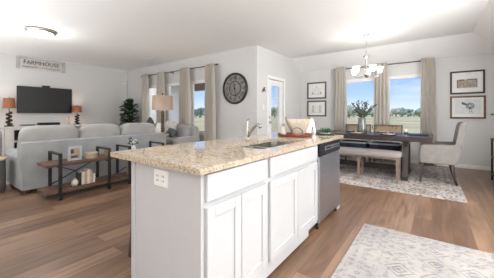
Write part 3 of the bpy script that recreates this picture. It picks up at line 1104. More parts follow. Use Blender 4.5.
jr = thing('stacked_jar', 'small cream gourd-shaped jar on the left side of the red tray', 'jar', (jx, jy, tz + 0.003))
MB().lathe([(0.0, 0.905), (0.025, 0.905), (0.036, 0.93), (0.03, 0.958), (0.02, 0.966), (0.028, 0.985), (0.026, 1.005), (0.014, 1.015)], (jx, jy, 0), 18).build('jar_body', M['cream'], jr, True)
MB().lathe([(0.0, 1.012), (0.018, 1.016), (0.02, 1.032), (0.01, 1.046), (0.0, 1.05)], (jx, jy, 0), 16, cap=False).build('jar_lid', M['boxwood'], jr, True)
# white towel standing in soft folds
d = MB()
wx, wy = -1.27, 3.08
n = 28
rings = []
for k_, (z, rx_, ry_) in enumerate(((0.90, 0.085, 0.055), (0.94, 0.082, 0.05), (1.0, 0.07, 0.042), (1.06, 0.058, 0.034), (1.095, 0.047, 0.026), (1.105, 0.03, 0.012))):
    ring = []
    for i in range(n):
        a = 2 * PI * i / n
        f = 1 + 0.10 * math.sin(5 * a + k_ * 0.3)
        xl, yl = rx_ * f * math.cos(a), ry_ * f * math.sin(a)
        ca_, sa_ = math.cos(0.63), math.sin(0.63)
        ring.append(d.bm.verts.new((wx + xl * ca_ - yl * sa_, wy + xl * sa_ + yl * ca_, z)))
    rings.append(ring)
for a_, c_ in zip(rings, rings[1:]):
    for i in range(n):
        d.bm.faces.new((a_[i], a_[(i + 1) % n], c_[(i + 1) % n], c_[i]))
d.bm.faces.new(rings[0])
d.bm.faces.new(rings[-1])
tag(d.build('draped_towel', M['towel'], None, True), 'white linen towel standing in a peak behind the red tray', 'towel')

sx_, sy_ = -1.13, 3.12
sp_ = tag(MB().lathe([(0.0, 0.90), (0.09, 0.90), (0.115, 0.907), (0.118, 0.911), (0.11, 0.909), (0.0, 0.905)], (sx_ + 0.03, sy_ + 0.06, 0), 28, cap=False).build('slate_plate', M['slate'], None, True), 'dark slate plate under the succulent at the worktop end', 'plate')
su = thing('potted_succulent', 'small green succulent in a low white bowl on the dark plate', 'plant', (sx_ + 0.03, sy_ + 0.06, 0.906))
cx_, cy_ = sx_ + 0.03, sy_ + 0.06
MB().lathe([(0.0, 0.9075), (0.05, 0.9075), (0.075, 0.925), (0.072, 0.928), (0.045, 0.915), (0.0, 0.915)], (cx_, cy_, 0), 22, cap=False).build('bowl', M['porcelain'], su, True)
d = MB()
rr = random.Random(5)
for i in range(46):
    a = rr.uniform(0, 2 * PI)
    el_ = rr.uniform(0.25, 1.35)
    ln = rr.uniform(0.05, 0.085)
    base = Vector((cx_ + 0.03 * math.cos(a), cy_ + 0.03 * math.sin(a), 0.918))
    tip = base + Vector((math.cos(a) * math.cos(el_), math.sin(a) * math.cos(el_), math.sin(el_))) * ln
    mid = base.lerp(tip, 0.5)
    d.tube([base, mid, tip], [0.006, 0.011, 0.001], 6)
d.build('leaves', M['leaf2'], su, True)

# ------------------------------------------------------------------ rugs
RX0, RX1, RY0, RY1 = -0.575, 0.62, 0.55, 2.87
hx, hy = (RX1 - RX0) / 2, (RY1 - RY0) / 2
rm = rug_mat('faded_runner', hx, hy, rgb(172, 166, 162), rgb(154, 150, 148), rgb(84, 88, 100), rgb(90, 92, 102), rgb(160, 116, 100), 0.20, 4.4, 0.62, 0.32)
tag(MB().box(RX0, RX1, RY0, RY1, 0.0, 0.008, 0.003, 1).build('kitchen_rug', rm, origin=((RX0 + RX1) / 2, (RY0 + RY1) / 2, 0)), 'pale faded kitchen rug with dotted grey borders in the right foreground', 'rug')
DX0, DX1, DY0, DY1 = -2.60, 0.376, 4.33, 6.85
hx, hy = (DX1 - DX0) / 2, (DY1 - DY0) / 2
rm2 = rug_mat('distressed_dining_rug', hx, hy, rgb(196, 188, 182), rgb(160, 153, 150), rgb(62, 56, 56), rgb(70, 64, 68), rgb(128, 98, 86), 0.24, 4.2, 0.9, 0.75)
tag(MB().box(DX0, DX1, DY0, DY1, 0.0, 0.008, 0.003, 1).build('dining_rug', rm2, origin=((DX0 + DX1) / 2, (DY0 + DY1) / 2, 0)), 'distressed grey and brown rug under the dining table', 'rug')
RZ = 0.008

# ------------------------------------------------------------------ dining table
TX0, TX1, TY0, TY1, TZ = -2.30, 0.025, 5.17, 6.12, 0.772
tb = thing('dining_table', 'dark wood trestle dining table laid for a meal by the windows', 'table', ((TX0 + TX1) / 2, (TY0 + TY1) / 2, RZ))
MB().box(TX0, TX1, TY0, TY1, 0.682, TZ, 0.006, 2).build('tabletop', M['darkwood'], tb)
yc = (TY0 + TY1) / 2
for xc in (-0.38, -1.95):
    d = MB()
    d.box(xc - 0.05, xc + 0.05, 5.10, 6.0, RZ, 0.075, 0.006, 1)
    d.box(xc - 0.045, xc + 0.045, yc - 0.36, yc + 0.36, 0.60, 0.682, 0.004, 1)
    ym = 5.55
    d.prism([(ym - 0.41, 0.075), (ym - 0.25, 0.075), (yc - 0.12, 0.60), (yc - 0.30, 0.60)], 'X', xc - 0.04, xc + 0.04)
    d.prism([(ym + 0.41, 0.075), (ym + 0.25, 0.075), (yc + 0.12, 0.60), (yc + 0.30, 0.60)], 'X', xc - 0.04, xc + 0.04)
    d.box(xc - 0.035, xc + 0.035, yc - 0.09, yc + 0.05, 0.075, 0.60)
    d.build('trestle', M['darkwood'], tb)
MB().box(-1.91, -0.42, 5.50, 5.58, 0.09, 0.19, 0.004, 1).build('stretcher', M['darkwood'], tb)


# place settings
def plate(x, y, label, grp):
    t = thing('place_plate', label, 'plate', (x, y, TZ), 0, grp)
    MB().lathe([(0.0, 0.0), (0.10, 0.0), (0.150, 0.012), (0.152, 0.015), (0.10, 0.006), (0.0, 0.006)], (0, 0, 0), 28, cap=False).build('charger', M['slate'], t, True, local=True)
    MB().lathe([(0.0, 0.0062), (0.07, 0.0062), (0.105, 0.016), (0.106, 0.019), (0.07, 0.011), (0.0, 0.011)], (0, 0, 0), 28, cap=False).build('dinner_plate', M['porcelain'], t, True, local=True)
    return t


def napkin(x, y, rz, label):
    t = MB().box(-0.035, 0.035, -0.075, 0.075, 0, 0.016, 0.007, 2).soft((0, 0, 0.022), (0.018, 0.03, 0.012), 2.5, 4)
    o = t.build('napkin', M['napkin'], None, True, origin=(0, 0, 0))
    o.location = (x, y, TZ + 0.0125)
    o.rotation_euler = (0, 0, rz)
    return tag(o, label, 'napkin', 'tan napkins on the plates')


def goblet(x, y, label):
    d = MB().lathe([(0.0, 0.0), (0.034, 0.0), (0.034, 0.003), (0.006, 0.008), (0.005, 0.06), (0.022, 0.075), (0.038, 0.10), (0.040, 0.125), (0.034, 0.155),
                    (0.032, 0.155), (0.038, 0.125), (0.036, 0.102), (0.0, 0.08)], (0, 0, 0), 20, cap=False)
    o = d.build('goblet', M['goblet'], None, True, origin=(0, 0, 0))
    o.location = (x, y, TZ)
    return tag(o, label, 'glass', 'clear goblets on the dining table')


pl = [(-1.22, 5.34, 'near side, left of the vase', 0.2), (-0.66, 5.36, 'near side between vase and table end', -0.2),
      (-1.40, 5.94, 'far side, behind the vase', 0.1), (-0.80, 5.94, 'far side, in front of the right cane-backed chair', 0.0)]
for x, y, w, rz in pl:
    plate(x, y, 'dark charger with white plate, ' + w, 'plates on the dining table')
    napkin(x, y, rz, 'folded tan napkin on the plate, ' + w)
gb = [(-0.98, 5.88, 'far side, just right of the vase'), (-0.60, 5.84, 'far side, near the right chair back'), (-1.46, 5.62, 'left of the vase'), (-0.92, 5.50, 'near side, right of the vase')]
for x, y, w in gb:
    goblet(x, y, 'clear stemmed goblet on the table, ' + w)
tag(MB().lathe([(0.0, TZ), (0.15, TZ), (0.17, TZ + 0.012), (0.172, TZ + 0.016), (0.15, TZ + 0.007), (0.0, TZ + 0.007)], (-0.20, 5.62, 0), 30, cap=False).build('charger_plate', M['slate'], None, True), 'dark round charger at the armchair end of the table', 'plate')
cd = thing('pillar_candle', 'short ivory candle in a dark holder near the table end', 'candle', (-0.42, 5.98, TZ))
MB().lathe([(0.0, TZ), (0.045, TZ), (0.045, TZ + 0.006), (0.036, TZ + 0.012), (0.036, TZ + 0.02), (0.0, TZ + 0.02)], (-0.42, 5.98, 0), 18, cap=False).build('holder', M['slate'], cd, True)
MB().lathe([(0.0, TZ + 0.02), (0.032, TZ + 0.02), (0.032, TZ + 0.085), (0.0, TZ + 0.083)], (-0.42, 5.98, 0), 18, cap=False).build('wax', M['candle'], cd, True)

# vase with branches
vx, vy = -1.17, 5.63
vs = thing('glass_vase', 'smoky glass vase of sage branches at the table centre', 'vase', (vx, vy, TZ))
MB().lathe([(0.0, TZ), (0.085, TZ), (0.098, TZ + 0.02), (0.092, TZ + 0.12), (0.074, TZ + 0.22), (0.068, TZ + 0.27), (0.08, TZ + 0.31), (0.076, TZ + 0.31), (0.062, TZ + 0.27), (0.07, TZ + 0.10), (0.06, TZ + 0.015), (0.0, TZ + 0.012)], (vx, vy, 0), 24, cap=False).build('vase_body', M['vaseglass'], vs, True)
d, s = MB(), MB()
rr = random.Random(11)
for i in range(22):
    a = rr.uniform(0, 2 * PI)
    lean = rr.uniform(0.06, 0.34)
    top = Vector((vx + math.cos(a) * lean, vy + math.sin(a) * lean, TZ + rr.uniform(0.50, 0.74) - lean * 0.5))
    p0 = Vector((vx + math.cos(a) * 0.02, vy + math.sin(a) * 0.02, TZ + 0.05))
    p1 = Vector((vx + math.cos(a) * 0.04, vy + math.sin(a) * 0.04, TZ + 0.31))
    s.tube([p0, p1, p1.lerp(top, 0.5) + Vector((0, 0, 0.03)), top], [0.003, 0.003, 0.0025, 0.0015], 5)
    for j_ in range(13):
        f = j_ / 12
        q_ = p1.lerp(top, 0.15 + 0.88 * f) + Vector((0, 0, 0.03 * math.sin(f * PI)))
        aa = rr.uniform(0, 2 * PI)
        w_ = rr.uniform(0.025, 0.05)
        t_ = q_ + Vector((math.cos(aa) * w_, math.sin(aa) * w_, rr.uniform(0.0, 0.03)))
        d.tube([q_, q_.lerp(t_, 0.5), t_], [0.002, 0.012, 0.001], 5)
d.build('leaves', M['sage'], vs, True)
s.build('stems', M['bark'], vs)

# bench on the near side
bn = thing('dining_bench', 'long light upholstered bench with weathered legs on the near side of the table', 'bench', (-1.08, 4.98, RZ))
MB().soft((-1.08, 4.985, 0.467), (0.67, 0.19, 0.05), 7, 10).build('seat', M['benchfab'], bn, True)
MB().box(-1.72, -0.44, 4.82, 5.15, 0.395, 0.422, 0.003, 1).build('seat_rail', M['weathered'], bn)
for x in (-1.70, -1.06, -0.46):
    for y in (4.835, 5.135):
        MB().taper((x, y, RZ), (x, y, 0.396), 0.036, 0.042).build('leg', M['weathered'], bn)


# cane-backed chairs on the far side
def cane_chair(x, label):
    t = thing('cane_back_chair', label, 'chair', (x, 6.1, RZ), 0, 'cane-backed chairs on the far side of the table')
    W = 0.285
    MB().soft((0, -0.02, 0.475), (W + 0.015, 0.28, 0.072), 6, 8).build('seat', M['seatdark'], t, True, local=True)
    pts = [(-W + 0.0, -0.295, 0.484), (W - 0.0, -0.295, 0.484)]
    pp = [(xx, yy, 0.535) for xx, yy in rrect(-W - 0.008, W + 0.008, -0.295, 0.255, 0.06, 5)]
    MB().tube(pp + [pp[0]], 0.018, 8).build('lit_rim', M['lit_rim'], t, True, local=True)  # pale tube paints in the window-lit edge of the seat
    MB().box(-W, W, -0.26, 0.26, 0.36, 0.402, 0.003, 1).build('seat_frame', M['chairwood'], t, local=True)
    for sx in (-1, 1):
        MB().taper((sx * (W - 0.02), -0.24, 0), (sx * (W - 0.02), -0.24, 0.36), 0.028, 0.042).build('leg', M['legwood'], t, local=True)
        MB().taper((sx * (W - 0.02), 0.30, 0), (sx * (W - 0.02), 0.25, 0.36), 0.028, 0.042).build('leg', M['legwood'], t, local=True)
    bf = MB()
    for sx in (-1, 1):
        bf.bar((sx * (W - 0.012), 0.255, 0.40), (sx * (W - 0.012), 0.385, 0.905), 0.035, 0.03, 0.004, up=(1, 0, 0))
    bf.bar((-W, 0.382, 0.893), (W, 0.382, 0.893), 0.03, 0.04, 0.004)
    bf.bar((-W, 0.30, 0.57), (W, 0.30, 0.57), 0.03, 0.035, 0.004)
    bf.build('back_frame', M['chairwood'], t, local=True)
    MB().bar((0, 0.306, 0.585), (0, 0.378, 0.88), 2 * W - 0.055, 0.008, up=(0, 1, 0)).build('cane_panel', M['cane'], t, local=True)
    return t


ch = cane_chair(-1.43, 'cane-backed dining chair on the far side, partly behind the vase')
dup(ch, (-0.80, 6.1, RZ), None, 'cane-backed dining chair on the far side, right of the vase')

# upholstered armchair at the head of the table (faces -X)
ac = thing('dining_armchair', 'light beige upholstered armchair at the right end of the dining table', 'armchair', (0.12, 5.52, RZ))
ay0, ay1 = 5.19, 5.85
MB().box(-0.16, 0.30, ay0 + 0.02, ay1 - 0.02, 0.335, 0.43, 0.02, 2).build('seat_base', M['armfab'], ac, 'auto')
MB().soft((0.07, (ay0 + ay1) / 2, 0.455), (0.24, 0.26, 0.06), 5, 8).build('seat_cushion', M['armfab'], ac, True)
bk_ = MB()
bk_.prism([(0.24, 0.36), (0.315, 0.335), (0.365, 0.55), (0.42, 0.80), (0.442, 0.98), (0.436, 1.018), (0.41, 1.03), (0.375, 1.02), (0.352, 0.96), (0.295, 0.60)], 'Y', ay0 + 0.02, ay1 - 0.02)
bev = [e_ for e_ in bk_.bm.edges]
bmesh.ops.bevel(bk_.bm, geom=bev, offset=0.012, segments=2, affect='EDGES')
bk_.build('backrest', M['armfab'], ac, 'auto')
for y0_ in (ay0, ay1 - 0.075):
    a_ = MB()
    a_.prism([(-0.17, 0.335), (0.315, 0.335), (0.36, 0.52), (0.38, 0.668), (0.10, 0.655), (-0.13, 0.645), (-0.165, 0.60)], 'Y', y0_, y0_ + 0.075)
    bmesh.ops.bevel(a_.bm, geom=[e_ for e_ in a_.bm.edges], offset=0.014, segments=2, affect='EDGES')
    a_.build('arm', M['armfab'], ac, 'auto')
for y_ in (ay0 + 0.04, ay1 - 0.04):
    MB().taper((-0.155, y_, RZ), (-0.125, y_, 0.34), 0.03, 0.05).build('leg', M['legwood'], ac)
    MB().tube([(0.325, y_, RZ + 0.008), (0.30, y_, 0.10), (0.275, y_, 0.22), (0.262, y_, 0.345)], [0.019, 0.021, 0.026, 0.03], 8).build('leg', M['legwood'], ac, True)

# chandelier
hx_, hy_ = -1.05, 5.42
cl = thing('chandelier', 'five-light nickel chandelier with white bell shades above the dining table', 'chandelier', (hx_, hy_, ZC))
MB().lathe([(0.062, ZC), (0.062, ZC - 0.012), (0.03, ZC - 0.028), (0.008, ZC - 0.035)], (hx_, hy_, 0), 20).build('canopy', M['nickel'], cl, True)
ch_ = MB()
zz = ZC - 0.03
k_ = 0
while zz > 2.34:
    a = 0 if k_ % 2 else PI / 2
    pp = [(hx_ + 0.009 * math.cos(u) * math.cos(a), hy_ + 0.009 * math.cos(u) * math.sin(a), zz - 0.018 + 0.02 * math.sin(u)) for u in [2 * PI * i / 10 for i in range(11)]]
    ch_.tube(pp, 0.003, 6, cap=False)
    zz -= 0.033
    k_ += 1
ch_.build('chain', M['nickel'], cl, True)
MB().lathe([(0.006, 2.36), (0.012, 2.33), (0.055, 2.315), (0.06, 2.30), (0.022, 2.285), (0.018, 2.20), (0.018, 2.05), (0.03, 2.0), (0.05, 1.965), (0.045, 1.93), (0.02, 1.905), (0.008, 1.885)], (hx_, hy_, 0), 20).build('centre_column', M['nickel'], cl, True)
for i in range(5):
    a = 2 * PI * i / 5 + 0.35
    c, s = math.cos(a), math.sin(a)
    R = 0.245
    arm = MB().tube([(hx_ + c * r_, hy_ + s * r_, z_) for r_, z_ in ((0.03, 1.95), (0.09, 1.915), (0.16, 1.905), (0.23, 1.92), (R, 1.955))], 0.007, 8).build('arm', M['nickel'], cl, True)
    MB().lathe([(0.012, 1.95), (0.034, 1.955), (0.036, 1.968), (0.02, 1.972)], (hx_ + c * R, hy_ + s * R, 0), 16).build('shade_holder', M['nickel'], arm, True)
    MB().lathe([(0.03, 1.972), (0.038, 1.975), (0.044, 2.0), (0.054, 2.05), (0.067, 2.09), (0.063, 2.09), (0.05, 2.05), (0.04, 2.0), (0.03, 1.98)], (hx_ + c * R, hy_ + s * R, 0), 20, cap=False).build('shade', M['glow'], arm, True)
lamp('chandelier_light', 'POINT', (hx_, hy_, 2.25), 10, (1.0, 0.95, 0.88), 0.22)


# ------------------------------------------------------------------ curtains and rods
def curtain(name, x0, x1, yr, z0, z1, folds, label, amp=0.06, pinch=0.84):
    d = MB()
    nu, nv = folds * 10, 16
    xc_, w_ = (x0 + x1) / 2, (x1 - x0)
    F_, B_ = [], []
    rnd = random.Random(int(abs(x0) * 100))
    ph = [rnd.uniform(-0.5, 0.5) for _ in range(folds + 2)]
    for jv in range(nv + 1):
        v = jv / nv
        z = z1 + (z0 - z1) * v
        ww = w_ * (pinch + (1 - pinch) * min(1, v * 2.2) ** 0.7)
        rowf, rowb = [], []
        for iu in range(nu + 1):
            u = iu / nu
            fo = u * folds
            i_ = int(min(fo, folds - 1e-6))
            am = amp * (0.8 + 0.4 * ph[i_]) * (0.7 + 0.3 * min(1, v * 3))
            yy = yr + am * math.sin(2 * PI * fo + 0.6 * math.sin(v * 2 + ph[i_]))
            xx = xc_ + (u - 0.5) * ww + 0.012 * math.sin(4 * PI * fo + v * 2)
            rowf.append(d.bm.verts.new((xx, yy, z)))
            rowb.append(d.bm.verts.new((xx, yy + 0.005, z)))
        F_.append(rowf)
        B_.append(rowb)
    for jv in range(nv):
        for iu in range(nu):
            d.bm.faces.new((F_[jv][iu], F_[jv][iu + 1], F_[jv + 1][iu + 1], F_[jv + 1][iu]))
            d.bm.faces.new((B_[jv][iu], B_[jv + 1][iu], B_[jv + 1][iu + 1], B_[jv][iu + 1]))
    for jv in range(nv):
        for iu in (0, nu):
            d.bm.faces.new((F_[jv][iu], F_[jv + 1][iu], B_[jv + 1][iu], B_[jv][iu]))
    for iu in range(nu):
        for jv in (0, nv):
            d.bm.faces.new((F_[jv][iu], F_[jv][iu + 1], B_[jv][iu + 1], B_[jv][iu]))
    return tag(d.build(name, M['curtain'], None, True), label, 'curtain')


def rod(name, x0, x1, y, z, wall_y, brackets, label):
    t = thing(name, label, 'curtain rod', ((x0 + x1) / 2, y, z))
    MB().tube([(x0, y, z), (x1, y, z)], 0.011, 10).build('pole', M['rod'], t, True)
    for x, sg in ((x0, -1), (x1, 1)):
        MB().lathe([(0.011, 0), (0.02, sg * 0.01), (0.024, sg * 0.025), (0.016, sg * 0.042), (0.0, sg * 0.046)], (x, y, z), 14, 'X', cap=False).build('finial', M['rod'], t, True)
    for x in brackets:
        MB().bar((x, y, z - 0.018), (x, wall_y, z - 0.018), 0.014, 0.014).box(x - 0.012, x + 0.012, wall_y - 0.006, wall_y, z - 0.06, z + 0.02).build('bracket', M['rod'], t)
    return t


fy_ = 4.67 / YW
YR = 4.66
LZ = 1.16 + (2.447 - 1.16) * fy_
rod('curtain_rod', -7.80, -4.40, YR, LZ, YW, (-7.56, -6.28, -4.62), 'long dark bronze curtain rod over the three living room windows')
for (a, c, n_), lb in zip([(-7.856, -7.445, 4), (-7.003, -6.588, 4), (-5.921, -5.421, 5), (-4.865, -4.481, 4)],
                          ['oatmeal curtain panel furthest left on the living room rod', 'oatmeal curtain panel between the first two living room windows, behind the lamp',
                           'oatmeal curtain panel just left of the window nearest the clock', 'oatmeal curtain panel nearest the round clock']):
    curtain('curtain', a * fy_, c * fy_, YR - 0.075, 0.02, LZ + 0.035, n_, lb)
fd = 6.99 / YD
YR2 = 6.98
DZ = 1.16 + (2.395 - 1.16) * fd
rod('curtain_rod', -2.12, -0.02, YR2, DZ, YD, (-2.10, -1.02, -0.04), 'dark bronze curtain rod over the two dining windows')
for (a, c, n_), lb in zip([(-2.177, -1.854, 4), (-1.179, -0.853, 4), (-0.219, 0.079, 4)],
                          ['oatmeal curtain panel left of the dining windows', 'oatmeal curtain panel between the two dining windows, behind the vase',
                           'oatmeal curtain panel right of the dining windows, beside the framed prints']):
    curtain('curtain', a * fd, c * fd, YR2 - 0.075, 0.02, DZ + 0.035, n_, lb)


# ------------------------------------------------------------------ pictures
def frame_y(name, x0, x1, z0, z1, m, fw, label, matw=True):
    """picture on the dining wall facing -Y"""
    t = thing(name, label, 'picture', ((x0 + x1) / 2, YD, z0))
    d = MB()
    ya, yb = YD - 0.03, YD
    d.box(x0, x1, ya, yb, z0, z0 + fw, 0.004, 1).box(x0, x1, ya, yb, z1 - fw, z1, 0.004, 1)
    d.box(x0, x0 + fw, ya, yb, z0 + fw, z1 - fw, 0.004, 1).box(x1 - fw, x1, ya, yb, z0 + fw, z1 - fw, 0.004, 1)
    d.build('frame', m, t)
    MB().box(x0 + fw, x1 - fw, YD - 0.014, YD - 0.004, z0 + fw, z1 - fw).build('mat_board', M['matboard'], t)
    return t


ya = YD - 0.0165
# upper right: sepia print of an old building with a rust-coloured edge
t = frame_y('framed_print', 0.325, 0.889, 1.595, 2.088, M['frame_dark'], 0.033, 'dark framed sepia print, upper of the two beside the right curtain')
a = MB().box(0.44, 0.77, ya, YD - 0.014, 1.725, 1.90).build('print', M['sepia'], t)
MB().box(0.44, 0.462, ya - 0.0008, ya, 1.725, 1.90).box(0.47, 0.56, ya - 0.0008, ya, 1.875, 1.905).build('rust_marks', M['rust'], t)
d = MB().box(0.61, 0.77, ya - 0.0008, ya, 1.885, 1.91).box(0.755, 0.77, ya - 0.0008, ya, 1.74, 1.89)
for i in range(5):
    d.box(0.49 + i * 0.052, 0.51 + i * 0.052, ya - 0.0008, ya, 1.76, 1.80 + 0.02 * (i % 2))
d.build('building_marks', M['ink'], t)
# lower right: windmill
t = frame_y('framed_print', 0.325, 0.901, 1.067, 1.55, M['frame_brown'], 0.033, 'brown framed windmill print, lower of the two beside the right curtain')
MB().box(0.40, 0.826, ya, YD - 0.014, 1.16, 1.48).build('print', M['palefield'], t)
d = MB()
wc = (0.655, 1.335)
for i in range(16):
    an = 2 * PI * i / 16
    an2 = an + 0.24
    p = [(wc[0] + r_ * math.cos(q_), wc[1] + r_ * math.sin(q_)) for r_, q_ in ((0.022, an), (0.072, an), (0.072, an2), (0.022, an2))]
    d.prism(p, 'Y', ya - 0.0008, ya)
d.prism([(0.638, 1.18), (0.644, 1.18), (0.656, 1.33), (0.65, 1.33)], 'Y', ya - 0.0008, ya)
d.prism([(0.688, 1.18), (0.694, 1.18), (0.66, 1.33), (0.654, 1.33)], 'Y', ya - 0.0008, ya)
d.prism([(0.642, 1.215), (0.69, 1.215), (0.69, 1.219), (0.642, 1.219)], 'Y', ya - 0.0008, ya)
d.prism([(0.60, 1.36), (0.645, 1.34), (0.645, 1.346), (0.60, 1.37)], 'Y', ya - 0.0008, ya)
d.prism([(0.515, 1.375), (0.60, 1.345), (0.60, 1.385), (0.525, 1.425)], 'Y', ya - 0.0008, ya)
d.build('windmill_drawing', M['inkdark'], t)
# left pair: faint architectural sketches
for z0, z1, lb, kind in ((1.608, 2.093, 'charcoal framed arch sketch, upper of the pair left of the dining curtains', 0), (1.094, 1.555, 'charcoal framed column sketch, lower of the pair left of the dining curtains', 1)):
    t = frame_y('framed_sketch', -2.988, -2.416, z0, z1, M['frame_grey'], 0.04, lb)
    zc_ = (z0 + z1) / 2
    d = MB()
    if kind == 0:
        for xc_ in (-2.80, -2.70, -2.60):
            d.box(xc_ - 0.035, xc_ - 0.028, ya, YD - 0.014, zc_ - 0.10, zc_ + 0.03).box(xc_ + 0.028, xc_ + 0.035, ya, YD - 0.014, zc_ - 0.10, zc_ + 0.03)
            for i in range(8):
                u0, u1 = PI * i / 8, PI * (i + 1) / 8
                d.prism([(xc_ + r_ * math.cos(q_), zc_ + 0.03 + r_ * math.sin(q_)) for r_, q_ in ((0.028, u0), (0.036, u0), (0.036, u1), (0.028, u1))], 'Y', ya, YD - 0.014)
        d.box(-2.86, -2.54, ya, YD - 0.014, zc_ - 0.112, zc_ - 0.10).box(-2.72, -2.68, ya, YD - 0.014, zc_ + 0.08, zc_ + 0.12)
        d.box(-2.845, -2.80, ya, YD - 0.014, zc_ - 0.10, zc_ - 0.04).box(-2.60, -2.555, ya, YD - 0.014, zc_ - 0.10, zc_ - 0.04)
    else:
        for xc_ in (-2.83, -2.79, -2.61, -2.57):
            d.box(xc_ - 0.012, xc_ + 0.012, ya, YD - 0.014, zc_ - 0.11, zc_ + 0.10)
        for xc_ in (-2.74, -2.66):
            d.box(xc_ - 0.005, xc_ + 0.005, ya, YD - 0.014, zc_ - 0.08, zc_ + 0.06)
        d.box(-2.86, -2.54, ya, YD - 0.014, zc_ - 0.12, zc_ - 0.11)
    d.build('sketch', mat('faint_sketch_ink', rgb(176, 176, 174), rgb(200, 200, 198), 0.8, scale=30), t)

# ------------------------------------------------------------------ wall bits on the porch wall
tag(MB().box(XD, XD + 0.006, 5.01, 5.085, 1.265, 1.39, 0.002, 1).box(XD + 0.006, XD + 0.012, 5.035, 5.06, 1.305, 1.35, 0.001, 1).build('light_switch', M['plastic_white']), 'white light switch plate on the wall beside the porch door', 'switch')
d = MB()
for (y0_, z0_), (y1_, z1_) in (((4.97, 1.68), (5.05, 1.80)), ((5.05, 1.80), (5.11, 1.70)), ((5.0, 1.73), (5.09, 1.73)), ((5.05, 1.80), (5.12, 1.79)), ((4.99, 1.76), (5.04, 1.70))):
    d.bar((XD + 0.012, y0_, z0_), (XD + 0.012, y1_, z1_), 0.014, 0.012, up=(1, 0, 0))
d.box(XD, XD + 0.012, 5.035, 5.065, 1.72, 1.75)
tag(d.build('wall_ornament', M['frame_grey']), 'small grey metal ornament on the wall above the light switch', 'ornament')

# ------------------------------------------------------------------ clock
kx, kz, ky = -3.87, 1.79, YW
ck = thing('wall_clock', 'large round dark iron clock with roman numerals on the living room wall', 'clock', (kx, ky, kz - 0.385))
R = 0.383
MB().lathe([(R - 0.045, -0.012), (R - 0.045, -0.04), (R - 0.02, -0.05), (R, -0.04), (R, 0.0), (R - 0.045, 0.0), (R - 0.045, -0.012)], (kx, ky, kz), 48, 'Y', cap=False).build('rim', M['clockblack'], ck, True)
MB().lathe([(0.0, -0.014), (R - 0.044, -0.014), (R - 0.044, -0.002), (0.0, -0.002)], (kx, ky, kz), 48, 'Y', cap=False).build('dial', M['clockface'], ck)
MB().lathe([(0.168, -0.0145), (0.168, -0.022), (0.185, -0.022), (0.185, -0.0145)], (kx, ky, kz), 40, 'Y', cap=False).build('inner_ring', M['clockblack'], ck)
MB().lathe([(0.0, -0.0145), (0.0, -0.018), (0.166, -0.018), (0.166, -0.0145)], (kx, ky, kz), 40, 'Y', cap=False).build('centre_disc', M['clockmid'], ck)
for i, s in enumerate(('XII', 'I', 'II', 'III', 'IIII', 'V', 'VI', 'VII', 'VIII', 'IX', 'X', 'XI')):
    an = -2 * PI * i / 12
    rot = Matrix.Rotation(-an, 4, 'Y') @ Matrix.Rotation(PI / 2, 4, 'X')
    rr_ = 0.262
    loc = Vector((-math.sin(an) * rr_, -0.0155, 0.385 + math.cos(an) * rr_))
    ob = text_mesh('numeral', s, 0.125, M['clockblack'], ck, (0, 0, 0), Matrix.Identity(3), 0.003)
    ob.data.transform(Matrix.Translation(loc) @ rot @ Matrix.Diagonal((0.75, 1.05, 1, 1)))
    for v in ob.data.vertices:
        pass
h_ = MB().bar((kx, ky - 0.026, kz - 0.03), (kx - 0.03, ky - 0.026, kz + 0.13), 0.014, 0.004, up=(0, 1, 0))
h_.build('hour_hand', M['clockblack'], ck)
MB().bar((kx, ky - 0.031, kz + 0.04), (kx + 0.04, ky - 0.031, kz - 0.22), 0.010, 0.004, up=(0, 1, 0)).build('minute_hand', M['clockblack'], ck)
MB().lathe([(0.0, -0.036), (0.016, -0.034), (0.016, -0.018), (0.0, -0.018)], (kx, ky, kz), 16, 'Y', cap=False).build('hub', M['clockblack'], ck)

# ------------------------------------------------------------------ ceiling fixtures and sensor
lx, ly = -5.95, 1.50
fl = thing('ceiling_light', 'round flush ceiling light glowing over the living room', 'ceiling light', (lx, ly, ZC))
MB().lathe([(0.0, ZC), (0.235, ZC), (0.24, ZC - 0.02), (0.225, ZC - 0.05), (0.20, ZC - 0.055), (0.0, ZC - 0.055)], (lx, ly, 0), 36, cap=False).build('trim_ring', M['nickel'], fl, True)
MB().lathe([(0.20, ZC - 0.05), (0.195, ZC - 0.07), (0.16, ZC - 0.10), (0.09, ZC - 0.122), (0.0, ZC - 0.128)], (lx, ly, 0), 36, cap=False).build('glass_dome', M['domeglow'], fl, True)
lamp('ceiling_light_glow', 'POINT', (lx, ly, ZC - 0.26), 10, (1.0, 0.96, 0.9), 0.12)
vn = thing('ceiling_vent', 'white rectangular air vent in the living room ceiling', 'vent', (-6.5, 4.12, ZC))
MB().box(-6.70, -6.30, 4.03, 4.21, ZC - 0.012, ZC, 0.003, 1).build('frame', M['plastic_white'], vn)
d = MB()
for i in range(6):
    d.box(-6.67, -6.33, 4.05 + i * 0.025, 4.058 + i * 0.025, ZC - 0.018, ZC - 0.012)
d.build('louvres', M['plastic_white'], vn)
tag(MB().lathe([(0.0, 0.0), (0.045, 0.0), (0.045, 0.03), (0.03, 0.045), (0.0, 0.045)], (XL, 4.66, 2.29), 18, 'X', cap=False).build('motion_sensor', M['sensor'], None, True), 'small white motion sensor on the television wall near the corner', 'sensor')

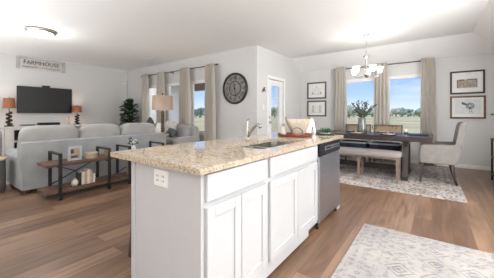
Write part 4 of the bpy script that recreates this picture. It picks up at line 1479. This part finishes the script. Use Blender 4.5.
# ------------------------------------------------------------------ sign over the television
sg = thing('wall_sign', 'weathered metal and wood FARMHOUSE sign above the television', 'sign', (XL, 2.27, 2.40))
d = MB()
d.box(XL, XL + 0.012, 1.75, 2.80, 2.405, 2.70)
d.build('back_board', M['signwhite'], sg)
d = MB()
d.box(XL, XL + 0.022, 1.72, 1.80, 2.395, 2.712, 0.004, 1).box(XL, XL + 0.022, 2.75, 2.83, 2.395, 2.712, 0.004, 1)
d.box(XL, XL + 0.022, 1.80, 2.75, 2.685, 2.712, 0.004, 1)
d.build('metal_frame', M['galv'], sg)
rotS = (Matrix.Rotation(PI / 2, 4, 'Z') @ Matrix.Rotation(PI / 2, 4, 'X')).to_3x3()
ob = text_mesh('lettering', 'FARMHOUSE', 0.155, M['signletter'], sg, Vector((0.016, 0.0, 0.185)), rotS, 0.005)
wth = max(v.co.y for v in ob.data.vertices) - min(v.co.y for v in ob.data.vertices)
for v in ob.data.vertices:
    v.co.y *= 0.80 / wth
d = MB()
for (ya_, yb_) in ((1.84, 2.18), (2.30, 2.70)):
    n_ = 40
    pp = [(XL + 0.016, ya_ + (yb_ - ya_) * i / n_, 2.462 + 0.016 * math.sin(i * 1.15) + 0.010 * math.sin(i * 0.43)) for i in range(n_ + 1)]
    d.tube(pp, 0.0055, 6)
d.bar((XL + 0.015, 2.20, 2.462), (XL + 0.015, 2.28, 2.462), 0.008, 0.006)
d.build('script_line', M['signletter'], sg)

# ------------------------------------------------------------------ television and the things on the console
tv = thing('television', 'flat black television mounted on the left wall above the console', 'television', (XL, 2.353, 1.19))
MB().box(XL + 0.035, XL + 0.085, 1.724, 2.982, 1.191, 1.92, 0.006, 2).build('housing', M['tvbody'], tv)
MB().box(XL + 0.085, XL + 0.087, 1.738, 2.968, 1.212, 1.906).build('screen', M['tvscreen'], tv)
MB().box(XL + 0.002, XL + 0.035, 2.15, 2.55, 1.40, 1.72).build('wall_bracket', M['black'], tv)
cm = thing('tv_camera', 'small black camera bar sitting on top of the television', 'camera', (XL + 0.06, 2.35, 1.92))
MB().box(XL + 0.035, XL + 0.085, 2.262, 2.44, 1.922, 1.972, 0.008, 2).build('camera_body', M['tvbody'], cm)
MB().lathe([(0.014, 0), (0.014, 0.004), (0.0, 0.005)], (XL + 0.085, 2.35, 1.947), 14, 'X', cap=False).build('lens', M['tvscreen'], cm)

CZ = 0.845
ct = thing('media_console', 'white media console with open cubbies against the television wall', 'console', (-8.69, 2.40, 0))
CY0_, CY1_, CXF, CXB = 1.42, 3.38, -8.46, -8.89
MB().box(CXB, CXF + 0.015, CY0_ - 0.015, CY1_ + 0.015, CZ - 0.03, CZ, 0.004, 1).build('top', M['console'], ct)
d = MB()
d.box(CXB, CXB + 0.015, CY0_, CY1_, 0.06, CZ - 0.03)
yv = [CY0_, CY0_ + 0.16, CY0_ + 0.50, CY1_ - 0.52, CY1_ - 0.18, CY1_ - 0.02]
for y in yv:
    d.box(CXB + 0.015, CXF, y, y + 0.02, 0.06, CZ - 0.03)
d.box(CXB + 0.015, CXF, CY0_ + 0.02, CY1_ - 0.02, 0.06, 0.09)
for y0_, y1_ in ((CY0_ + 0.18, CY0_ + 0.50), (CY1_ - 0.50, CY1_ - 0.18)):
    for z in (0.46, 0.25):
        d.box(CXB + 0.015, CXF, y0_, y1_, z - 0.01, z + 0.01)
d.box(CXF - 0.018, CXF, CY0_, CY0_ + 0.18, 0.06, CZ - 0.03).box(CXF - 0.018, CXF, CY1_ - 0.18, CY1_, 0.06, CZ - 0.03)
d.box(CXF - 0.018, CXF, CY0_ + 0.18, CY0_ + 0.50, CZ - 0.09, CZ - 0.03)
d.build('body', M['console'], ct)
MB().box(CXB + 0.015, CXB + 0.02, CY0_ + 0.18, CY0_ + 0.50, 0.09, CZ - 0.05).build('cubby_back', M['cubby'], ct)
for y0_, y1_ in ((CY0_ + 0.53, (CY0_ + CY1_) / 2 - 0.003), ((CY0_ + CY1_) / 2 + 0.003, CY1_ - 0.53)):
    dr = MB().box(CXF, CXF + 0.018, y0_, y1_, 0.08, CZ - 0.04, 0.003, 1).build('door', M['console'], ct)
    yk = y1_ - 0.05 if y0_ < 2.2 else y0_ + 0.05
    MB().lathe([(0.008, 0), (0.008, 0.015), (0.014, 0.022), (0.0, 0.03)], (CXF + 0.018, yk, 0.5), 12, 'X', cap=False).build('knob', M['nickel'], dr)
for y in (CY0_ + 0.03, CY1_ - 0.03):
    for x in (CXF - 0.04, CXB + 0.04):
        MB().box(x - 0.025, x + 0.025, y - 0.025, y + 0.025, 0, 0.06).build('foot', M['console'], ct)


def sculpt_lamp(y, label):
    t = thing('table_lamp', label, 'lamp', (-8.66, y, CZ), 0, 'amber shaded lamps on the console')
    d = MB()
    d.box(-0.075, 0.075, -0.085, 0.085, 0, 0.03, 0.006, 1)
    d.build('base', M['lampdark'], t, local=True)
    d = MB()
    rnd = random.Random(4)
    for i in range(7):
        z = 0.06 + i * 0.05
        d.soft((rnd.uniform(-0.015, 0.015), 0.022 * (-1) ** i, z), (0.032, 0.055 - 0.003 * i, 0.04), 2.2, 4, wob=0.012, seed=i)
    d.tube([(0, 0, 0.36), (0, 0, 0.50)], 0.008, 8)
    d.build('sculpted_stem', M['lampdark'], t, True, local=True)
    MB().lathe([(0.125, 0.475), (0.108, 0.735), (0.105, 0.735), (0.122, 0.475)], (0, 0, 0), 28, cap=False).build('lamp_shade', M['lampshade_orange'], t, True, local=True)
    MB().lathe([(0.0, 0.73), (0.006, 0.73), (0.006, 0.75), (0.012, 0.76), (0.0, 0.772)], (0, 0, 0), 10, cap=False).bar((-0.106, 0, 0.733), (0.106, 0, 0.733), 0.004, 0.003).bar((0, 0, 0.49), (0, 0, 0.735), 0.006, 0.006).build('finial', M['lampdark'], t, local=True)
    return t


l1 = sculpt_lamp(1.54, 'amber shaded sculpted lamp on the console, left of the television')
l2 = dup(l1, (-8.66, 3.06, CZ), 0, 'amber shaded sculpted lamp on the console, right of the television')
l2.scale = (1.0, 1.0, 0.78)
l1.scale = (1.0, 1.0, 0.985)
lamp('table_lamp_glow', 'POINT', (-8.66, 1.54, CZ + 0.62), 3.0, (1.0, 0.86, 0.7), 0.05)
lamp('table_lamp_glow', 'POINT', (-8.66, 3.06, CZ + 0.50), 3.0, (1.0, 0.86, 0.7), 0.05)
bxm = thing('media_box', 'flat black media box on the console under the television', 'media player', (-8.60, 2.345, CZ))
MB().box(-8.70, -8.50, 2.11, 2.58, CZ + 0.008, CZ + 0.085, 0.006, 2).build('case', M['tvbody'], bxm)
MB().box(-8.50, -8.498, 2.13, 2.56, CZ + 0.02, CZ + 0.075).build('front_grille', M['tvscreen'], bxm)
MB().box(-8.68, -8.64, 2.14, 2.18, CZ, CZ + 0.008).box(-8.56, -8.52, 2.14, 2.18, CZ, CZ + 0.008).box(-8.68, -8.64, 2.51, 2.55, CZ, CZ + 0.008).box(-8.56, -8.52, 2.51, 2.55, CZ, CZ + 0.008).build('rubber_feet', M['black'], bxm)
sb = thing('slim_speaker', 'slim grey speaker bar on the console left of the black media box', 'speaker', (-8.62, 1.90, CZ))
MB().box(-8.68, -8.56, 1.72, 2.07, CZ, CZ + 0.05, 0.012, 3).build('case', mat('pale_grey_plastic', rgb(150, 148, 146), None, 0.5), sb, 'auto')
MB().box(-8.56, -8.558, 1.75, 2.04, CZ + 0.012, CZ + 0.04).build('grille', M['greydrum'], sb)
d = MB()
for i in range(5):
    d.soft((-8.62 + 0.01 * math.sin(i * 2), 2.83 + 0.014 * math.cos(i * 2.1), CZ + 0.038 + i * 0.056), (0.035, 0.045 - 0.004 * i, 0.036), 2.3, 4)
tag(d.build('stacked_figurine', mat('pale_blush_ceramic', rgb(214, 198, 188), rgb(200, 184, 176), 0.6), None, True), 'pale blush stacked-stone figurine on the console beside the right lamp', 'figurine')

# ------------------------------------------------------------------ sofa (back towards the kitchen)
sf = thing('sofa', 'large light grey slipcovered sofa with its back to the kitchen', 'sofa', (-5.2, 2.2, 0))
SB = -4.735
SYA, SYB = 0.96, 3.40
d = MB().box(SB - 0.95, SB - 0.02, SYA + 0.02, SYB - 0.02, 0.06, 0.42, 0.03, 3)
d.build('seat_base', M['sofa'], sf, 'auto')
d = MB()
d.prism([(SB, 0.055), (SB - 0.005, 0.62), (SB - 0.02, 0.735), (SB - 0.06, 0.755), (SB - 0.17, 0.75), (SB - 0.20, 0.70), (SB - 0.22, 0.055)], 'Y', SYA, SYB)
bmesh.ops.bevel(d.bm, geom=[e_ for e_ in d.bm.edges if abs(e_.verts[0].co.y - e_.verts[1].co.y) < 1e-5], offset=0.018, segments=3, affect='EDGES')
bmesh.ops.subdivide_edges(d.bm, edges=[e_ for e_ in d.bm.edges if abs(e_.verts[0].co.y - e_.verts[1].co.y) > 1.0], cuts=24)
for v in d.bm.verts:
    if v.co.z < 0.70 and v.co.x > SB - 0.05:
        v.co.x += 0.006 * mnoise.noise(Vector((v.co.y * 2.1, v.co.z * 3, 0))) - 0.001
d.build('back', M['sofa'], sf, 'auto')
for y0_, y1_ in ((SYA, SYA + 0.21), (SYB - 0.21, SYB)):
    a_ = MB()
    yc_ = (y0_ + y1_) / 2
    pr = [(y0_ + 0.01, 0.055), (y1_ - 0.01, 0.055), (y1_ - 0.01, 0.44)]
    for i in range(9):
        an = PI * i / 8
        pr.append((yc_ + 0.105 * math.cos(an), 0.49 + 0.09 * math.sin(an)))
    pr.append((y0_ + 0.01, 0.44))
    a_.prism(pr, 'X', SB - 0.98, SB - 0.20)
    a_.build('arm', M['sofa'], sf, 'auto')
ys = [SYA + 0.02, 1.785, 2.50, 3.28]
for i in range(3):
    y0_, y1_ = ys[i] + 0.008, ys[i + 1] - 0.008
    rotm = Matrix.Rotation(math.radians(10), 3, 'Y')
    MB().soft((SB - 0.27, (y0_ + y1_) / 2, 0.745), (0.11, (y1_ - y0_) / 2, 0.235), 4.5, 10, rot=rotm, puff=0.25, wob=0.012, seed=i).build('back_cushion', M['sofacush'], sf, True)
    MB().soft((SB - 0.60, (max(y0_, SYA + 0.215) + min(y1_, SYB - 0.215)) / 2, 0.48), (0.36, (min(y1_, SYB - 0.215) - max(y0_, SYA + 0.215)) / 2, 0.085), 5, 8, puff=0.15).build('seat_cushion', M['sofa'], sf, True)
for x in (SB - 0.06, SB - 0.9):
    for y in (SYA + 0.08, SYB - 0.08):
        MB().taper((x, y, 0), (x, y, 0.065), 0.04, 0.055).build('foot', M['legwood'], sf)

# loveseat under the windows, right part of the seating corner
lv = thing('loveseat', 'light grey loveseat under the living room windows', 'loveseat', (-5.7, 4.2, 0))
MB().box(-6.75, -4.80, 3.80, 4.46, 0.06, 0.42, 0.03, 3).build('seat_base', M['sofa2'], lv, 'auto')
MB().soft((-5.78, 4.40, 0.52), (0.97, 0.09, 0.36), 7, 10).build('back', M['sofa2'], lv, True)
for x in (-6.70, -4.86):
    MB().soft((x, 4.10, 0.33), (0.085, 0.38, 0.28), 6, 8).build('arm', M['sofa2'], lv, True)
for xc_ in (-6.19, -5.37):
    MB().soft((xc_, 4.06, 0.49), (0.41, 0.30, 0.08), 5, 8, puff=0.12).build('seat_cushion', M['sofa2'], lv, True)
for xc_ in (-6.19, -5.37):
    MB().soft((xc_, 4.27, 0.70), (0.40, 0.085, 0.20), 4.5, 8, puff=0.25, rot=Matrix.Rotation(math.radians(-10), 3, 'X')).build('back_cushion', M['sofa2'], lv, True)
for x in (-6.70, -4.86):
    for y in (3.84, 4.46):
        MB().taper((x, y, 0), (x, y, 0.065), 0.04, 0.055).build('foot', M['legwood'], lv)


def pillow(c, sz, m, rx, rz, label, rock=0.0):
    rotm = Matrix.Rotation(rz, 3, 'Z') @ Matrix.Rotation(rx, 3, 'X') @ Matrix.Rotation(rock, 3, 'Y')
    d = MB().soft(c, (sz, 0.062, sz), 9, 9, rot=rotm, puff=1.0)
    return tag(d.build('throw_pillow', m, None, True), label, 'pillow', 'pillows on the loveseat')


pillow((-5.34, 3.95, 0.80), 0.19, M['pillowgrey'], -0.3, 0.2, 'grey throw pillow on the loveseat, right of the lamp', 0.12)
pillow((-5.10, 3.81, 0.71), 0.105, M['pillowdark'], -0.35, 0.5, 'small dark grey throw pillow against the right arm of the loveseat', 0.35)
pillow((-5.74, 3.94, 0.765), 0.17, M['pillowwhite'], -0.35, 0.1, 'white throw pillow on the loveseat, just behind the lamp')
pillow((-6.30, 3.97, 0.845), 0.20, M['pillowdark'], -0.3, -0.2, 'charcoal throw pillow at the left of the loveseat, left of the lamp', 0.4)

# end table and buffet lamp between sofa and loveseat
ex, ey = -5.10, 3.57
et = thing('end_table', 'small round end table between sofa and loveseat', 'side table', (ex, ey, 0))
MB().lathe([(0.0, 0.66), (0.145, 0.66), (0.15, 0.668), (0.15, 0.682), (0.145, 0.69), (0.0, 0.69)], (ex, ey, 0), 28, cap=False).build('top', M['tablewood'], et)
MB().lathe([(0.0, 0.0), (0.12, 0.0), (0.12, 0.015), (0.025, 0.03), (0.02, 0.66), (0.0, 0.66)], (ex, ey, 0), 20, cap=False).build('pedestal', M['black'], et, True)
bl = thing('buffet_lamp', 'tall turned wood lamp with a lit linen drum shade behind the sofa', 'lamp', (ex, ey, 0.69))
prof = [(0.0, 0.69), (0.07, 0.69), (0.07, 0.715), (0.035, 0.73)]
for i in range(9):
    z = 0.74 + i * 0.055
    prof += [(0.028, z), (0.052 - 0.001 * i, z + 0.027), (0.028, z + 0.052)]
prof += [(0.012, 1.25), (0.010, 1.62), (0.0, 1.62)]
MB().lathe(prof, (ex, ey, 0), 20, cap=False).build('turned_stem', M['turned'], bl, True)
MB().lathe([(0.245, 1.26), (0.23, 1.59), (0.225, 1.59), (0.24, 1.26)], (ex, ey, 0), 36, cap=False).build('lamp_shade', M['lampshade_tan'], bl, True)
MB().bar((ex - 0.225, ey, 1.585), (ex + 0.225, ey, 1.585), 0.005, 0.004).bar((ex, ey - 0.225, 1.585), (ex, ey + 0.225, 1.585), 0.005, 0.004).lathe([(0.0, 1.60), (0.008, 1.60), (0.015, 1.64), (0.0, 1.665)], (ex, ey, 0), 10, cap=False).build('finial', M['rod'], bl)
lamp('buffet_lamp_glow', 'POINT', (ex, ey, 1.42), 5.0, (1.0, 0.85, 0.68), 0.06)

# fiddle-leaf plant in the corner
px_, py_ = -7.92, 4.30
fg = thing('fiddle_leaf_fig', 'tall dark green fiddle leaf fig in the living room corner', 'plant', (px_, py_, 0))
MB().lathe([(0.0, 0.0), (0.17, 0.0), (0.20, 0.15), (0.19, 0.34), (0.175, 0.34), (0.17, 0.29), (0.0, 0.29)], (px_, py_, 0), 24, cap=False).build('pot', M['basketpot'], fg, True)
s, d = MB(), MB()
rr = random.Random(21)
for br in range(3):
    a = br * 2.1 + 0.4
    tip = Vector((px_ + 0.10 * math.cos(a), py_ + 0.10 * math.sin(a), 1.52 - 0.08 * br))
    s.tube([(px_ + 0.02 * math.cos(a), py_ + 0.02 * math.sin(a), 0.28), (px_ + 0.05 * math.cos(a), py_ + 0.05 * math.sin(a), 0.9), tip], [0.016, 0.013, 0.008], 7)
s.build('trunk', M['bark'], fg)


def leaf(d, base, direc, ln, w):
    direc = direc.normalized()
    side = direc.cross(Vector((0, 0, 1)))
    side = side.normalized() if side.length > 1e-3 else Vector((1, 0, 0))
    up = side.cross(direc)
    prof_ = ((0.0, 0.06), (0.2, 0.45), (0.45, 0.62), (0.72, 1.0), (0.9, 0.75), (1.0, 0.1))
    L_, C_, R_ = [], [], []
    for f, ww in prof_:
        p = base + direc * (ln * f) - Vector((0, 0, 1)) * (0.28 * ln * f * f)
        C_.append(d.bm.verts.new(p))
        L_.append(d.bm.verts.new(p + side * (ww * w / 2) + up * 0.03 * ww))
        R_.append(d.bm.verts.new(p - side * (ww * w / 2) + up * 0.03 * ww))
    for i in range(len(prof_) - 1):
        d.bm.faces.new((L_[i], C_[i], C_[i + 1], L_[i + 1]))
        d.bm.faces.new((C_[i], R_[i], R_[i + 1], C_[i + 1]))


for i in range(150):
    z = rr.uniform(0.72, 1.52)
    a = rr.uniform(0, 2 * PI)
    el_ = rr.uniform(0.0, 0.9) if z < 1.45 else rr.uniform(0.5, 1.4)
    base = Vector((px_ + 0.07 * math.cos(a), py_ + 0.07 * math.sin(a), z))
    leaf(d, base, Vector((math.cos(a) * math.cos(el_), math.sin(a) * math.cos(el_), math.sin(el_))), rr.uniform(0.18, 0.27), rr.uniform(0.17, 0.23))
d.build('foliage', M['leaf'], fg, True)


# ------------------------------------------------------------------ rustic shelf consoles behind the sofa
def shelf_unit(yc_, label):
    t = thing('console_shelf', label, 'shelf', (-4.235, yc_, 0), 0, 'rustic shelves behind the sofa')
    for z0_ in (0.085, 0.45):
        d = MB()
        for i in range(3):
            d.box(-0.19 + i * 0.1275, -0.19 + i * 0.1275 + 0.125, -0.475 + 0.006 * (i % 2), 0.475 - 0.005 * (i % 2), z0_, z0_ + 0.042, 0.004, 1)
        d.build('plank_shelf', M['rustic'], t, local=True)
    for y in (-0.32, 0.32):
        f = MB()
        for x in (-0.207, 0.207):
            f.box(x - 0.013, x + 0.013, y - 0.02, y + 0.02, 0, 0.63, 0.002, 1)
        f.box(-0.194, 0.194, y - 0.02, y + 0.02, 0.604, 0.63, 0.002, 1)
        f.box(-0.194, 0.194, y - 0.01, y + 0.01, 0.43, 0.45).box(-0.194, 0.194, y - 0.01, y + 0.01, 0.065, 0.085)
        f.build('side_frame', M['black'], t, local=True)
    MB().bar((-0.207, -0.31, 0.14), (-0.207, 0.31, 0.43), 0.008, 0.014).bar((-0.207, -0.31, 0.43), (-0.207, 0.31, 0.14), 0.008, 0.014).build('cross_brace', M['black'], t, local=True)
    return t


sh = shelf_unit(1.545, 'rustic two-tier wood and metal shelf behind the sofa, holding frame and books')
dup(sh, (-4.235, 2.51, 0), 0, 'matching rustic shelf further along the sofa, holding white flowers')
S1, S0 = 0.4935, 0.1285
# photo frame
pf = thing('photo_frame', 'silver photo frame standing on the upper rustic shelf', 'photo frame', (-4.16, 1.44, S1))
d = MB()
fy0, fy1, fz0, fz1 = 1.352, 1.528, S1, S1 + 0.205
d.box(-4.17, -4.148, fy0, fy1, fz0, fz0 + 0.03).box(-4.17, -4.148, fy0, fy1, fz1 - 0.03, fz1).box(-4.17, -4.148, fy0, fy0 + 0.03, fz0 + 0.03, fz1 - 0.03).box(-4.17, -4.148, fy1 - 0.03, fy1, fz0 + 0.03, fz1 - 0.03)
d.build('frame', M['silver'], pf)
MB().box(-4.168, -4.158, fy0 + 0.03, fy1 - 0.03, fz0 + 0.03, fz1 - 0.03).build('photo', M['photo_tan'], pf)
MB().box(-4.158, -4.157, fy0 + 0.04, fy1 - 0.05, fz0 + 0.035, fz0 + 0.07).box(-4.158, -4.157, fy0 + 0.035, fy0 + 0.075, fz0 + 0.10, fz1 - 0.045).build('dark_figures', M['photo_dark'], pf)
MB().bar((-4.172, 1.44, S1 + 0.15), (-4.235, 1.44, S1 + 0.012), 0.05, 0.005, up=(0, 1, 0)).build('easel_back', M['silver'], pf)
rb = thing('round_box', 'round pale wood box with lid on the upper shelf beside the silver frame', 'box', (-4.20, 1.675, S1))
MB().lathe([(0.0, S1), (0.088, S1), (0.088, S1 + 0.058), (0.0, S1 + 0.058)], (-4.20, 1.675, 0), 32, cap=False).build('box_body', M['boxwood'], rb, 'auto')
MB().lathe([(0.0, S1 + 0.058), (0.092, S1 + 0.058), (0.092, S1 + 0.08), (0.088, S1 + 0.084), (0.0, S1 + 0.084)], (-4.20, 1.675, 0), 32, cap=False).build('lid', M['boxwood'], rb, 'auto')
cj = thing('tan_canister', 'small tan canister on the upper shelf beside the black frame', 'canister', (-4.25, 1.90, S1))
MB().lathe([(0.0, S1), (0.036, S1), (0.04, S1 + 0.01), (0.04, S1 + 0.085), (0.03, S1 + 0.09), (0.0, S1 + 0.09)], (-4.25, 1.93, 0), 20, cap=False).build('canister_body', M['basketpot'], cj, 'auto')
MB().lathe([(0.0, S1 + 0.09), (0.033, S1 + 0.09), (0.033, S1 + 0.105), (0.008, S1 + 0.108), (0.0, S1 + 0.12)], (-4.25, 1.93, 0), 20, cap=False).build('lid', M['cream'], cj, 'auto')


def book(x, y0_, th, h, dep, m, label, tilt=0.0):
    t = thing('book', label, 'book', (x, y0_, S0), 0, 'books on the lower shelf')
    MB().box(-dep, 0, 0.0, 0.004, 0, h).box(-dep, 0, th - 0.004, th, 0, h).box(-0.004, 0.003, 0, th, 0, h).build('cover', m, t, local=True)
    MB().box(-dep + 0.006, -0.004, 0.004, th - 0.004, 0.005, h - 0.005).build('pages', M['paper'], t, local=True)
    t.rotation_euler = (tilt, 0, 0)
    return t


bks = [(0.026, 0.175, 'bookk', 'thin dark book at the left end of the lower shelf row'), (0.036, 0.185, 'bookw', 'white book beside the thin dark one on the lower shelf'),
       (0.030, 0.19, 'bookt', 'tan book in the middle of the lower shelf row'), (0.034, 0.205, 'bookw', 'tallest white book in the lower shelf row, right of the tan one'),
       (0.030, 0.20, 'bookp', 'rose-tan book right of the tallest white one')]
yy = 1.485
for th_, h_, m_, lb in bks:
    book(-4.12, yy, th_, h_, 0.14, M[m_], lb)
    yy += th_ + 0.004
book(-4.12, yy + 0.004, 0.03, 0.125, 0.12, M['bookw'], 'short white book at the right end of the lower shelf row')
for i, (m_, lb) in enumerate((('bookt', 'tan book on the lower shelf under the white flowers'), ('bookw', 'white book beside the tan one under the white flowers'), ('bookt', 'second tan book under the white flowers, by the frame post'))):
    book(-4.10, 2.245 + i * 0.036, 0.032, 0.20 - 0.012 * i, 0.14, M[m_], lb)
cr_ = thing('cream_jar', 'small cream jar on the lower shelf left of the books', 'jar', (-4.13, 1.43, S0))
MB().lathe([(0.0, S0), (0.03, S0), (0.042, S0 + 0.03), (0.04, S0 + 0.07), (0.024, S0 + 0.085), (0.026, S0 + 0.095), (0.0, S0 + 0.095)], (-4.13, 1.43, 0), 20, cap=False).build('jar_body', M['cream'], cr_, True)
MB().lathe([(0.0, S0 + 0.095), (0.02, S0 + 0.095), (0.015, S0 + 0.108), (0.0, S0 + 0.114)], (-4.13, 1.43, 0), 16, cap=False).build('stopper', M['boxwood'], cr_, True)
# white flowers
fx_, fyy = -4.20, 2.345
fv = thing('flower_vase', 'white vase of white flowers and leaves on the far rustic shelf', 'vase', (fx_, fyy, S1))
MB().lathe([(0.0, S1), (0.035, S1), (0.05, S1 + 0.04), (0.04, S1 + 0.09), (0.028, S1 + 0.115), (0.033, S1 + 0.125), (0.0, S1 + 0.12)], (fx_, fyy, 0), 20, cap=False).build('vase_body', M['porcelain'], fv, True)
d, s = MB(), MB()
rr = random.Random(9)
for i in range(14):
    a = rr.uniform(0, 2 * PI)
    l_ = rr.uniform(0.02, 0.085)
    p = Vector((fx_ + l_ * math.cos(a), fyy + l_ * math.sin(a), S1 + 0.13 + rr.uniform(0.0, 0.12)))
    s.tube([(fx_, fyy, S1 + 0.08), p], 0.002, 5)
    if i % 2 == 0:
        for q_ in range(5):
            an = 2 * PI * q_ / 5
            d.soft(p + Vector((0.014 * math.cos(an), 0.014 * math.sin(an), 0.004)), (0.012, 0.012, 0.009), 2.2, 2)
    else:
        leaf(s, p, Vector((math.cos(a), math.sin(a), 0.5)), 0.06, 0.035)
d.build('blossoms', M['porcelain'], fv, True)
s.build('stems', M['leaf2'], fv)

# ------------------------------------------------------------------ left edge: drum table and armchair
dx_, dy_ = -5.27, 0.66
dt = thing('drum_table', 'round drum side table with pale wood top at the left edge', 'side table', (dx_, dy_, 0))
MB().lathe([(0.0, 0.47), (0.245, 0.47), (0.255, 0.478), (0.255, 0.50), (0.245, 0.508), (0.0, 0.508)], (dx_, dy_, 0), 40, cap=False).build('top', M['tablewood'], dt, 'auto')
MB().lathe([(0.0, 0.0), (0.225, 0.0), (0.235, 0.03), (0.24, 0.22), (0.235, 0.45), (0.23, 0.47), (0.0, 0.47)], (dx_, dy_, 0), 40, cap=False).build('drum', M['greydrum'], dt, 'auto')
aw = thing('grey_armchair', 'grey upholstered armchair at the left edge beyond the drum table', 'armchair', (-6.9, 0.72, 0))
MB().box(-7.28, -6.62, 0.42, 1.0, 0.10, 0.40, 0.03, 2).build('seat_base', M['pillowgrey'], aw, 'auto')
MB().soft((-6.98, 0.71, 0.45), (0.30, 0.22, 0.08), 5, 8, puff=0.1).build('seat_cushion', M['pillowgrey'], aw, True)
MB().soft((-6.60, 0.71, 0.56), (0.085, 0.36, 0.36), 5, 10, rot=Matrix.Rotation(math.radians(6), 3, 'Y')).build('backrest', M['pillowgrey'], aw, True)
for y in (0.40, 1.02):
    MB().soft((-6.96, y, 0.36), (0.32, 0.07, 0.26), 5, 8).build('arm', M['pillowgrey'], aw, True)
for x in (-7.22, -6.66):
    for y in (0.44, 0.98):
        MB().taper((x, y, 0), (x, y, 0.11), 0.03, 0.045).build('leg', M['legwood'], aw)

# ------------------------------------------------------------------ right edge: narrow sideboard with a plant
sd = thing('sideboard', 'narrow black open sideboard at the right edge by the dining wall', 'sideboard', (1.0, 5.4, 0))
gx0, gx1, gy0, gy1 = 0.845, 1.14, 4.95, 6.14
MB().box(gx0 - 0.005, gx1, gy0 - 0.01, gy1 + 0.01, 0.705, 0.738, 0.003, 1).build('top', M['black'], sd)
d = MB()
for y in (gy0, (gy0 + gy1) / 2 - 0.012, gy1 - 0.025):
    for x in (gx0, gx1 - 0.03):
        d.box(x, x + 0.025, y, y + 0.025, 0, 0.705)
d.box(gx1 - 0.012, gx1 - 0.004, gy0 + 0.025, gy1 - 0.025, 0.08, 0.70)
d.build('frame', M['black'], sd)
for z in (0.10, 0.40):
    MB().box(gx0 + 0.003, gx1 - 0.015, gy0 + 0.002, gy1 - 0.002, z, z + 0.025).build('shelf', M['legwood'], sd)
pv = thing('leafy_vase', 'tall grey vase with green leaf sprigs on the black sideboard', 'vase', (1.0, 6.0, 0.738))
MB().lathe([(0.0, 0.738), (0.05, 0.738), (0.07, 0.80), (0.06, 0.90), (0.03, 0.96), (0.036, 0.98), (0.0, 0.97)], (1.0, 6.0, 0), 20, cap=False).build('vase_body', M['greydrum'], pv, True)
d = MB()
rr = random.Random(2)
for i in range(12):
    a = PI + rr.uniform(-1.2, 1.2)
    p = Vector((1.0 + 0.10 * math.cos(a) * rr.uniform(0.3, 1.3), 6.0 + 0.16 * math.sin(a), 1.02 + rr.uniform(0.0, 0.22)))
    d.tube([(1.0, 6.0, 0.95), p], 0.002, 5)
    leaf(d, p, Vector((math.cos(a), math.sin(a), 0.4)), 0.07, 0.04)
d.build('sprigs', M['leaf2'], pv)
